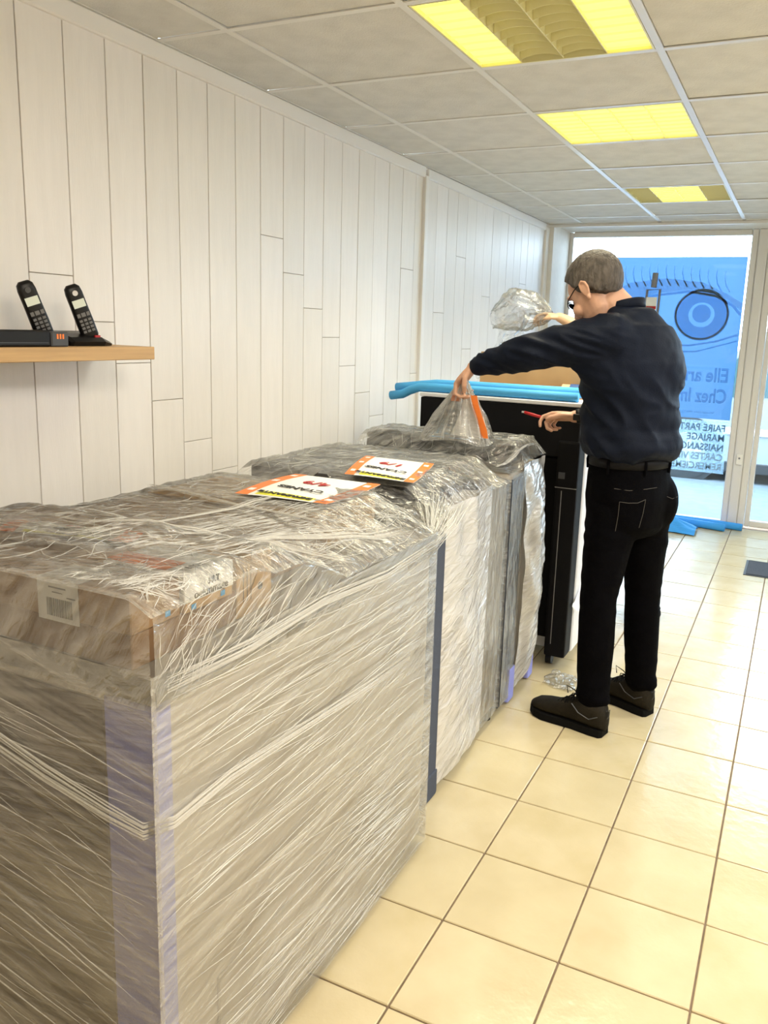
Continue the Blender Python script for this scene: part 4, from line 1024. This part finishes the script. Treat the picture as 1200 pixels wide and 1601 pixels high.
def head(S, c, f, u, sc=1.0, female=False):
    """head centre between the ears, face direction f, up u"""
    f = Vector(f).normalized(); u = Vector(u); u = (u-f*u.dot(f)).normalized(); l = u.cross(f)
    q = lambda a, b_, g: c+f*(a*sc)+l*(b_*sc)+u*(g*sc)
    S.add(ellip(q(-.012,0,.045), f*.095*sc, l*.076*sc, u*.085*sc, 24, 16))                     # cranium
    S.add(ellip(q(.030,0,.035), f*.064*sc, l*.066*sc, u*.070*sc, 20, 14))                       # forehead
    S.add(rings([(q(.022,0,.045), f*.066*sc, l*.064*sc), (q(.026,0,.0), f*.066*sc, l*.064*sc), (q(.026,0,-.035), f*.062*sc, l*.059*sc), (q(.030,0,-.070), f*.053*sc, l*.049*sc), (q(.040,0,-.098), f*.038*sc, l*.033*sc), (q(.046,0,-.110), f*.022*sc, l*.018*sc)], 22, 2.3))
    S.add(ellip(q(.080,0,-.100), f*.014*sc, l*.017*sc, u*.014*sc, 12, 8))                       # chin
    S.add(rings([(q(.090,0,.030), l*.012*sc, f*.012*sc), (q(.098,0,.004), l*.011*sc, f*.015*sc), (q(.110,0,-.018), l*.013*sc, f*.016*sc), (q(.111,0,-.032), l*.017*sc, f*.014*sc), (q(.098,0,-.040), l*.012*sc, f*.008*sc)], 12))   # nose
    S.add(ellip(q(.091,0,-.062), f*.012*sc, l*.024*sc, u*.006*sc, 14, 8)); S.add(ellip(q(.089,0,-.073), f*.012*sc, l*.021*sc, u*.007*sc, 14, 8))  # lips
    for s_ in (1, -1):
        S.add(ellip(q(.080,.034*s_,.030), f*.014*sc, l*.024*sc, u*.007*sc, 12, 8))              # brow
        S.add(ellip(q(.070,.042*s_,-.028), f*.024*sc, l*.022*sc, u*.024*sc, 12, 8))             # cheek
        E = [q(-.006,.075*s_,-.030), q(.004,.079*s_,-.018), q(.007,.082*s_,.002), q(.002,.086*s_,.020), q(-.010,.089*s_,.024), q(-.020,.088*s_,.014), q(-.020,.085*s_,-.004), q(-.012,.080*s_,-.020)]
        S.add(sweep(E+[E[0]], .0048*sc, 8)); S.add(ellip(q(-.007,.080*s_,.002), f*.015*sc, l*.006*sc, u*.028*sc, 12, 8)) # ear rim, bowl
        S.add(ellip(q(-.005,.080*s_,-.034), f*.008*sc, l*.006*sc, u*.010*sc, 10, 6))
    return q
def hairshell(name, q, f, l, u, sc, line, thick, mt, parent, seedv=0, tuft=0.0, back=None):
    V, F = ellip(Vector((0,0,0)), Vector((1,0,0)), Vector((0,1,0)), Vector((0,0,1)), 72, 52); out = []
    for v in V:
        a, b_, g = v.x, v.y, v.z
        A, B, G = -.008+a*(.104 if a > 0 else .099), b_*.082, .042+g*(.094 if g > 0 else .100)
        lim = np.interp(A, [-.11,-.07,-.03,.0,.02,.045,.07,.10], line)
        m_ = max(0, min(1, (G-lim)/.012+.5)); m_ = m_*m_*(3-2*m_)
        k = (.90 + (.10+thick)*m_)
        h = 1+.018*m_*nz(a*9, b_*9+seedv, g*5)+.010*m_*nz(a*30, b_*30, g*8)
        A2, B2, G2 = -.008+(A+.008)*k*h, B*k*h, .042+(G-.042)*k*h
        if tuft and A > .03 and G > .06: A2 += tuft*min(1,(A-.03)/.05)*m_; G2 += tuft*.5*m_
        out.append(q(A2, B2, G2))
    return obj(name, (out, F), mt, parent, smooth=True)
def shoe(parent, heel, toe, sc=1.0, mt='shoe', label=None):
    """low walking shoe from the heel point to the toe point on the floor"""
    h, t_ = Vector(heel), Vector(toe); d = (t_-h); L_ = d.length; d.normalize(); w = Vector((-d.y, d.x, 0)); up_ = Vector((0,0,1))
    P = lambda a, b_, c: h+d*(a*L_)+w*b_*sc+up_*c*sc
    so = [(0.0,.022,0),(.03,.034,0),(.15,.038,0),(.4,.037,.0),(.62,.046,0),(.78,.050,0),(.90,.042,.004),(.98,.024,.010),(1.0,.008,.014)]
    V, F = [], []; n = len(so)
    for z in (0.001, .026):
        for a, b_, c in so: V.append(P(a, b_+(.003 if z < .02 else 0), z+c*.8))
        for a, b_, c in reversed(so): V.append(P(a, -b_-(.003 if z < .02 else 0), z+c*.8))
    m_ = 2*n; F = [tuple(range(m_)), tuple(range(2*m_-1, m_-1, -1))]+[(i, (i+1)%m_, m_+(i+1)%m_, m_+i) for i in range(m_)]
    up2 = []
    for a, hw, zb, zt in ((-.01,.020,.020,.078),(.03,.034,.020,.108),(.14,.039,.020,.116),(.26,.040,.022,.116),(.40,.039,.024,.104),(.52,.041,.024,.090),(.66,.045,.024,.074),(.80,.047,.024,.066),(.92,.038,.026,.058),(.985,.018,.030,.046)):
        up2.append((P(a, 0, (zb+zt)/2), w*hw*sc, up_*(zt-zb)/2*sc))
    sh = obj('shoe', rings(up2, 22, 2.5), M[mt], parent, smooth=True)
    obj('sole', (V, F), M['sole'], sh)
    b_ = Soup()
    b_.add(sweep([P(.02,.0,.085), P(-.035,.0,.098), P(-.03,0,.075), P(.0,0,.06)], .0028, 6)); obj('pull_loop', b_.get(), M['darkgrey'], sh)
    b_ = Soup()
    for k in range(5):
        a = .34+.065*k; z = .124-.0125*k
        b_.add(sweep([P(a, .030, z-.012), P(a+.012, .012, z+.003), P(a+.022, -.012, z+.003), P(a+.034, -.030, z-.014)], .0026, 6))
        b_.add(sweep([P(a, -.030, z-.012), P(a+.012, -.012, z+.004), P(a+.022, .012, z+.004), P(a+.034, .030, z-.014)], .0026, 6))
    for s_ in (1,-1):
        b_.add(sweep([P(.35,.0,.112), P(.36,.02*s_,.128), P(.40,.035*s_,.132), P(.43,.030*s_,.112), P(.37,.006*s_,.110)], .0022, 6))
    b_.add(sweep([P(.35,.0,.112), P(.42,.012,.135), P(.50,.026,.150), P(.47,.03,.125)], .0022, 6))
    obj('laces', b_.get(), M['lace'], sh)
    b_ = Soup()
    for s_ in (1,-1): b_.add(sweep([P(.06,.036*s_,.075), P(.16,.0415*s_,.060), P(.30,.0425*s_,.072), P(.40,.038*s_,.095)], .0022, 6))
    obj('piping', b_.get(), M['darkgrey'], sh)
    return sh

# ---- the man
man = thing('person', 'man in a dark navy shirt and black jeans looking down, lifting the clear bag', 'person', (.60, .97, 0))
Fm, Lm = mkframe(-.92, .39)
Z = Vector((0,0,1))
lsh, lel, lwr = Vector((.475,.845,1.555)), Vector((.190,.790,1.490)), Vector((-.058,.840,1.418))
rsh, rel, rwr = Vector((.622,1.130,1.495)), Vector((.545,1.25,1.262)), Vector((.272,1.20,1.216))
lhip, lkn, lan = Vector((.530,.915,.93)), Vector((.508,.870,.55)), Vector((.525,.840,.085))
rhip, rkn, ran = Vector((.625,1.060,.93)), Vector((.640,1.090,.55)), Vector((.668,1.105,.085))
def figure(S, P, g=0.0, hips=True):
    """skin volume under the clothes; g grows it"""
    for c, a, b_ in P['torso']: pass
    S.add(rings([(c, Fm_*(a+g), Lm_*(b_+g)) for c, Fm_, Lm_, a, b_ in P['rings']], 28, 2.2))
TR = [((.560,.985,.86),.100,.150),((.560,.985,.95),.125,.170),((.558,.985,1.04),.120,.160),((.548,.985,1.14),.128,.155),((.540,.988,1.26),.140,.165),((.538,.990,1.38),.145,.180),((.545,.995,1.47),.135,.195),((.548,.998,1.545),.115,.185),((.540,.995,1.605),.095,.135),((.520,.99,1.655),.070,.085)]
def torso(S, g, z0=-1, z1=9, fk=1.0): S.add(rings([(Vector(c), Fm*(a*fk+g), Lm*(b_+g)) for c, a, b_ in TR if z0 <= c[2] <= z1], 30, 2.2))
S = Soup(); torso(S, 0)
hc = Vector((.392,.955,1.728)); hp = math.radians(38)
hf = Fm*math.cos(hp)-Z*math.sin(hp); hu = Z*math.cos(hp)+Fm*math.sin(hp); hl = hu.cross(hf)
HS = 1.14
hq = head(S, hc, hf, hu, HS)
S.add(capsule([Vector((.530,.99,1.56)), Vector((.495,.985,1.635)), Vector((.430,.970,1.70))], [.078,.070,.066], 18))
S.add(capsule([lsh, lel], [.058,.044], 14)); S.add(capsule([lel, lwr], [.044,.027], 14))
S.add(capsule([rsh, rel], [.058,.044], 14)); S.add(capsule([rel, rwr], [.044,.026], 14))
for h_, k_, a_ in ((lhip,lkn,lan),(rhip,rkn,ran)):
    S.add(capsule([h_, k_], [.088,.056], 16)); S.add(capsule([k_, k_.lerp(a_,.35), a_], [.055,.056,.036], 16))
    S.add(capsule([a_+Vector((0,0,-.02)), a_+Fm*.10+Vector((0,0,-.035))], [.035,.028], 12))
# left hand: fist pinching the bag, fingers pointing down and curled
hand(S, lwr+Vector((-.004,.002,-.002)), (-.62,.05,-.72), (.70,-.10,-.62), (0.05,-1,.1), ((.75,1.1,.7),(.8,1.1,.7),(.85,1.1,.7),(.9,1.1,.7)), ((.040,.040,.018),(.062,.044,.040),(.085,.030,.052)), .98)
# right hand: back of the hand up, thumb and forefinger holding the cutter
hand(S, rwr, (-1,.03,-.04), (.05,-.45,-.9), (-.2,-.85,.4), ((.45,.8,.5),(.9,1.1,.7),(1.1,1.2,.8),(1.2,1.2,.8)), ((.045,.042,.012),(.078,.040,.022),(.108,.028,.026)), .98)
obj('body', remesh('body', S, .0036, 2, .5), M['skin'], man, smooth=True)
# eyes
for s_ in (1,-1):
    e = obj('eye', ellip(hq(.066,.032*s_,.006), hf*.012, hl*.012, hu*.010, 14, 10), M['eyew'], man, smooth=True)
    obj('iris', ellip(hq(.078,.032*s_,.004), hf*.0035, hl*.006, hu*.006, 12, 8), M['hair2'], e, smooth=True)
hairshell('hair', hq, hf, hl, hu, HS, [-.066,-.060,-.034,.016,-.004,.056,.090,.104], .030, M['hair'], man, 3, .003)
# stubble shadow and glasses
S = Soup()
for s_ in (1,-1):
    S.add(sweep([hq(-.016,.088*s_,.022), hq(.03,.083*s_,.020), hq(.076,.070*s_,.014), hq(.090,.060*s_,.010)], .0022, 6))
    S.add(sweep([hq(.091+.002*math.cos(a), (.034+.025*math.cos(a))*s_, .002+.018*math.sin(a)) for a in [2*PI*k/16 for k in range(17)]], .0018, 6))
S.add(sweep([hq(.093,.010,.006), hq(.110,0,.012), hq(.093,-.010,.006)], .0018, 6))
gl = obj('glasses', S.get(), M['black'], man, smooth=True)
for s_ in (1,-1): obj('lens', ellip(hq(.0915,.034*s_,.002), hf*.0012, hl*.024*1, hu*.0175, 20, 8), M['lens'], gl, smooth=True)
# shirt
S = Soup(); torso(S, .020, 1.12, 1.61, 1.04)
S.add(rings([((.560,.985,1.105), Fm*.132, Lm*.168), ((.558,.985,1.118), Fm*.152, Lm*.185), ((.556,.987,1.155), Fm*.172, Lm*.198), ((.550,.990,1.21), Fm*.168, Lm*.192), ((.548,.992,1.28), Fm*.165, Lm*.192)], 30, 2.2))
S.add(ellip(Vector((.586,1.005,1.43)), Fm*.135, Lm*.19, Z*.17, 20, 14))      # rounded upper back
S.add(ellip(Vector((.612,1.09,1.45)), Fm*.09, Lm*.09, Z*.125, 20, 14))
S.add(capsule([Vector((.560,.96,1.50)), lsh, lsh.lerp(lel,.5), lel], [.105,.094,.076,.068], 18))
S.add(capsule([Vector((.52,.88,1.40)), lsh.lerp(lel,.30)+Vector((0,0,-.035))], [.10,.07], 16))
S.add(capsule([lel, lel.lerp(lwr,.5), lwr.lerp(lel,.13)], [.066,.054,.040], 18))
S.add(capsule([rsh, rel], [.080,.066], 16)); S.add(capsule([rel, rwr.lerp(rel,.36)], [.064,.048], 16))
S.add(rings([((.555,.995,1.53), Fm*.13, Lm*.19), ((.548,.992,1.585), Fm*.115, Lm*.165), ((.530,.988,1.64), Fm*.09, Lm*.115), ((.515,.985,1.672), Fm*.080, Lm*.085)], 24, 2.1))
me = remesh('shirt', S, .0075, 9, .7)
la = (lel-lsh).normalized()
def shirtfold(p, n_):
    v = Vector(p); d = 0
    # folds running out from the armpit along the sleeve, and sagging folds low on the back
    s1 = max(0, min(1, (v.z-1.36)/.12)); w1 = max(0, min(1, (.60-v.x)/.15))*s1
    r = 1-abs(nz(v.x*5+1, (v.z+.22*v.x)*26, v.y*6))*2.2
    d += .010*w1*max(-.4, r)
    r2_ = 1-abs(nz(v.x*7+v.y*3, (v.z+.75*v.x-.2*v.y)*11, 5.0))*2.4
    d += .012*(1-s1)*max(-.4, r2_)
    low = max(0, min(1, (1.30-v.z)/.15)); d += .014*low*nz(v.x*6, v.y*6, v.z*22)+.012*low*math.sin(PI*max(0,min(1,(1.22-v.z)/.13)))
    d += .0022*nz(v.x*26, v.y*26, v.z*26)
    return d
displace(me, shirtfold)
sh = obj('shirt', me, M['shirt'], man, smooth=True)
co_ = lambda a, r, z: Vector((.500,.980,z+.020))+Fm*math.cos(a)*r*.88+Lm*math.sin(a)*r
V, F = [], []; n = 36
for r, z0 in ((.079,1.632),(.072,1.668),(.068,1.668),(.074,1.630)):
    for k in range(n):
        a = 2*PI*k/n; V.append(co_(a, r, z0 + .020*(-math.cos(a))))
F = [(j*n+k, j*n+(k+1)%n, ((j+1)%4)*n+(k+1)%n, ((j+1)%4)*n+k) for j in range(4) for k in range(n)]
obj('collar', (V, F), M['shirt'], sh, smooth=True)
dc = (lwr-lel).normalized()
obj('cuff', sweep([lwr-dc*.075, lwr-dc*.045, lwr-dc*.018], [.042,.041,.039], 20), M['shirt'], sh, smooth=True)
dr = (rwr-rel).normalized()
obj('cuff', sweep([rwr-dr*.115, rwr-dr*.07], [.047,.046], 20), M['shirt'], sh, smooth=True)
S = Soup(); S.add(sweep([Vector((.555,.86,1.585)), Vector((.60,.93,1.595)), Vector((.665,1.06,1.590))], .0016, 5))
# jeans
S = Soup()
S.add(rings([((.562,.985,1.110), Fm*.128, Lm*.165), ((.563,.985,1.05), Fm*.138, Lm*.174), ((.568,.985,.95), Fm*.150, Lm*.182), ((.568,.985,.84), Fm*.138, Lm*.168), ((.566,.985,.79), Fm*.10, Lm*.12)], 30, 2.3))
for k, (h_, k_, a_) in enumerate(((lhip,lkn,lan),(rhip,rkn,ran))):
    S.add(ellip(h_-Fm*.035+Vector((0,0,-.01)), Fm*.10, Lm*.090, Z*.13, 18, 12))
    S.add(capsule([h_+Vector((0,0,-.03)), h_.lerp(k_,.5), k_, k_.lerp(a_,.45), a_+Vector((0,0,.035))], [.108,.092,.073,.072,.062], 20))
    S.add(ellip(a_+Vector((-.0,0,.055)), Fm*.074, Lm*.064, Z*.045, 16, 10))
me = remesh('jeans', S, .0075, 3, .6)
def jeanfold(p, n_):
    v = Vector(p); low = max(0, min(1, (.30-v.z)/.2)); kn = max(0, 1-abs(v.z-.56)/.16); hp_ = max(0, 1-abs(v.z-.80)/.12)
    return .0075*low*nz(v.x*6, v.y*6, v.z*34)+.006*kn*nz(v.x*9, v.y*9, v.z*26)+.008*hp_*nz(v.x*8+v.z*16, v.y*8, v.z*20)+.0018*nz(v.x*20, v.y*20, v.z*14)
displace(me, jeanfold)
je = obj('jeans', me, M['jeans'], man, smooth=True)
ang = lambda a, z, g=0: Vector((.562,.985,z))+Fm*math.cos(a)*(.140+g)+Lm*math.sin(a)*(.177+g)
V, F = [], []; n = 48
for g, z0 in ((.000,1.070),(.004,1.070),(.004,1.108),(.000,1.108)):
    for k in range(n): V.append(ang(2*PI*k/n, z0, g))
F = [(j*n+k, j*n+(k+1)%n, ((j+1)%4)*n+(k+1)%n, ((j+1)%4)*n+k) for j in range(4) for k in range(n)]
obj('belt', (V, F), M['leather'], man, smooth=True)
for a in (1.75, 2.65, 3.5, 4.3, .7, -.7):
    p0 = ang(a, 1.104, .003); p1 = ang(a, 1.050, .005); obj('belt_loop', sweep([p0, ang(a,1.085,.008), p1], .006, 6), M['jeans'], je)
def seam(pts, nm='stitching'):
    from mathutils.bvhtree import BVHTree
    out = []
    for p in pts:
        hit = je_b.find_nearest(Vector(p)); out.append(hit[0]+hit[1]*.0015)
    return obj(nm, sweep(out, .0012, 5), M['thread'], je)
from mathutils.bvhtree import BVHTree
bmj = bmesh.new(); bmj.from_mesh(je.data); bmj.transform(Matrix.Translation(origin(man)+je.location)); je_b = BVHTree.FromBMesh(bmj); bmj.free()
bk = lambda a, z: ang(a, z, .03)
seam([bk(2.10, 0.950), bk(2.3, 0.947), bk(2.5, 0.950), bk(2.68, 0.963)]); seam([bk(2.10, 0.950), bk(2.09, 0.895), bk(2.12, 0.835)]); seam([bk(2.68, 0.963), bk(2.66, 0.905), bk(2.62, 0.845)])
seam([bk(1.95, 1.000), bk(2.3, 0.997), bk(2.7, 1.003), bk(3.0, 1.007)]); seam([bk(3.35, 0.963), bk(3.5, 0.950), bk(3.7, 0.950)])
# wrist strap and cutter
obj('wrist_strap', sweep([rwr-dr*.030, rwr-dr*.012], [.0325,.0315], 20, flat=1), M['leather'], man, smooth=True)
obj('strap_case', bx(rwr.x+.005, rwr.x+.035, rwr.y-.036, rwr.y-.028, rwr.z-.012, rwr.z+.016, bev=.003), M['black'], man)
shoe(man, (.592,.805,0), (.268,.880,0), 1.16); shoe(man, (.722,1.075,0), (.418,1.205,0), 1.16)
t = thing('utility_knife', 'small red knife held in the right hand in front of the black cabinet', 'knife', (.12, 1.19, 1.2))
obj('handle', sweep([(.062,1.165,1.222),(.10,1.165,1.214),(.150,1.168,1.204)], [.006,.007,.006], 10, flat=.7), M['redp'] if 'redp' in M else M['red'], t, smooth=True)
obj('blade', bx(.050, .062, 1.1645, 1.1655, 1.219, 1.227), M['metal'], t)

# ---- a second person, almost wholly hidden behind the man: only the raised forearm shows
wom = thing('person', 'second person hidden behind the man, bare forearm raised holding up clear film', 'person', (.50, 2.12, 0))
Fw, Lw = mkframe(-.97, .2)
def W3(f, l, z): return Vector((.50-.115*min(1.3, max(0, z)/1.1), 2.18, z))+Fw*f+Lw*l
lsw, rsw = W3(-.01,.165,1.27), W3(-.01,-.165,1.27)
hw, ew = Vector((-.060,2.0,1.652)), Vector((.130,2.02,1.575))
hw = Vector((-.045,2.0,1.648))
S = Soup()
TW = [((0,0,.76),.09,.13),((0,0,.86),.11,.155),((.0,0,.96),.10,.14),((0,0,1.08),.105,.14),((0,0,1.20),.10,.16),((-.01,0,1.27),.085,.165),((-.01,0,1.32),.055,.09)]
S.add(rings([(W3(c[0],c[1],c[2]), Fw*a, Lw*b_) for c, a, b_ in TW], 24, 2.2))
wf, wu = Fw, Z
wh = W3(.02,0,1.455); whq = head(S, wh, wf, wu, .92)
S.add(capsule([W3(-.01,0,1.28), W3(0,0,1.37)], [.052,.050], 14))
S.add(capsule([lsw, lsw+Vector((-.08,-.02,.08)), ew], [.048,.042,.038], 12)); S.add(capsule([ew, ew.lerp(hw,.5), hw], [.037,.034,.025], 14))
S.add(capsule([rsw, W3(-.02,-.19,1.03)], [.046,.036], 12)); S.add(capsule([W3(-.02,-.19,1.03), W3(.10,-.17,.84)], [.036,.024], 12))
hand(S, hw, (-.9,0,.15), (0,-.1,-1), (0,-1,0), ((.5,.7,.5),(.6,.8,.5),(.7,.8,.5),(.8,.8,.5)), ((.040,.040,.014),(.068,.040,.026),(.090,.028,.034)), .88)
hand(S, W3(.10,-.17,.84), Fw*.5-Z, Lw, Fw, ((.3,.4,.2),)*4, ((.040,.040,.010),(.065,.044,.016),(.085,.040,.020)), .88)
for s_ in (1,-1):
    h_, k_, a_ = W3(0,.08*s_,.82), W3(.0,.085*s_,.45), Vector((.508-.015*s_,2.18-.08*s_,.075))
    S.add(capsule([h_, k_], [.078,.050], 14)); S.add(capsule([k_, k_.lerp(a_,.35), a_], [.048,.050,.034], 14)); S.add(capsule([a_, a_+Vector((-.02,.095,-.03))], [.032,.026], 10))
obj('body', remesh('body', S, .0045, 2, .5), M['skin2'], wom, smooth=True)
for s_ in (1,-1): obj('eye', ellip(whq(.067,.032*s_,.006), wf*.012, wu.cross(wf)*.012, wu*.012, 12, 8), M['eyew'], wom, smooth=True)
hairshell('hair', whq, wf, wu.cross(wf), wu, .92, [-.10,-.10,-.08,-.05,-.01,.05,.075,.085], .08, M['hair2'], wom, 5)
S = Soup(); S.add(rings([(W3(c[0],c[1],c[2]), Fw*(a+.018), Lw*(b_+.016)) for c, a, b_ in TW[1:-1]]+[(W3(-.01,0,1.31), Fw*.066, Lw*.10)], 24, 2.2))
S.add(capsule([lsw, lsw+Vector((-.08,-.02,.08))], [.064,.056], 14)); S.add(capsule([rsw, W3(-.02,-.185,1.12)], [.062,.052], 14))
obj('top', remesh('top', S, .009, 3, .6), M['teal'], wom, smooth=True)
S = Soup(); S.add(rings([(W3(0,0,.90), Fw*.112, Lw*.152), (W3(0,0,.84), Fw*.125, Lw*.168), (W3(0,0,.76), Fw*.11, Lw*.15), (W3(0,0,.72), Fw*.08, Lw*.12)], 24, 2.2))
for s_ in (1,-1):
    h_, k_, a_ = W3(0,.08*s_,.80), W3(.0,.085*s_,.45), Vector((.508-.015*s_,2.18-.08*s_,.10))
    S.add(capsule([h_, k_, k_.lerp(a_,.4), a_], [.088,.062,.062,.048], 16))
obj('trousers', remesh('trousers', S, .009, 3, .6), M['jeans'], wom, smooth=True)
for s_ in (1,-1): h = Vector((.520-.02*s_, 2.125-.09*s_, 0)); shoe(wom, h, h+Vector((-.045-.02*s_,.225,0)), .80, 'sole')

# clear film held up by the second person: a puffed crumpled sheet trailing down behind the arm
def Ppuff(s, t):
    a = 2*PI*s; b_ = PI*(.02+.96*t); d = Vector((math.cos(a)*math.sin(b_), math.sin(a)*math.sin(b_), math.cos(b_)))
    # axis of the puff runs from the hand (right) down to the left
    ax = Vector((-.95, 0, -.10)).normalized(); sd = Vector((0,1,0)); upx = ax.cross(sd)
    u = (1-math.cos(b_))/2        # 0 at the hand, 1 at the far end
    r = .020+.082*math.sin(PI*min(1, u*.93))**.75
    c = Vector((-.085,2.0,1.665)) + ax*(.33*u) + Vector((0,0,.035*math.sin(PI*u)))
    r *= 1+.30*nz(math.cos(a)*2.4+u*3, math.sin(a)*2.4, u*5)+.16*nz(math.cos(a)*7, math.sin(a)*7, u*13)
    return c + sd*math.cos(a)*r*.9 + upx*math.sin(a)*r
t = thing('plastic_film', 'crumpled puff of clear plastic film held up by the raised bare hand', 'plastic film', (-.25, 2.0, 1.5))
obj('puff', grid(Ppuff, 80, 60, lambda s, t: (s*.6, t*.5)), M['filmp'], t, smooth=True)
def Ptrail(s, t):
    x = -.20-.14*s-.06*t+.06*nz(t*3, s*2, 4); y = 2.0+.10*(s-.5)+.04*nz(s*4, t*4); z = 1.66-.36*t+.03*nz(s*5, t*3, 9)
    w = .022*nz(s*12, t*9, 3)+.010*nz(s*30, t*22, 3)
    return Vector((x-.16*(s-.3)*(t), y+w, z))
obj('trailing_sheet', grid(Ptrail, 50, 60, lambda s, t: (s*.3, t*.4)), M['filmp'], t, smooth=True)
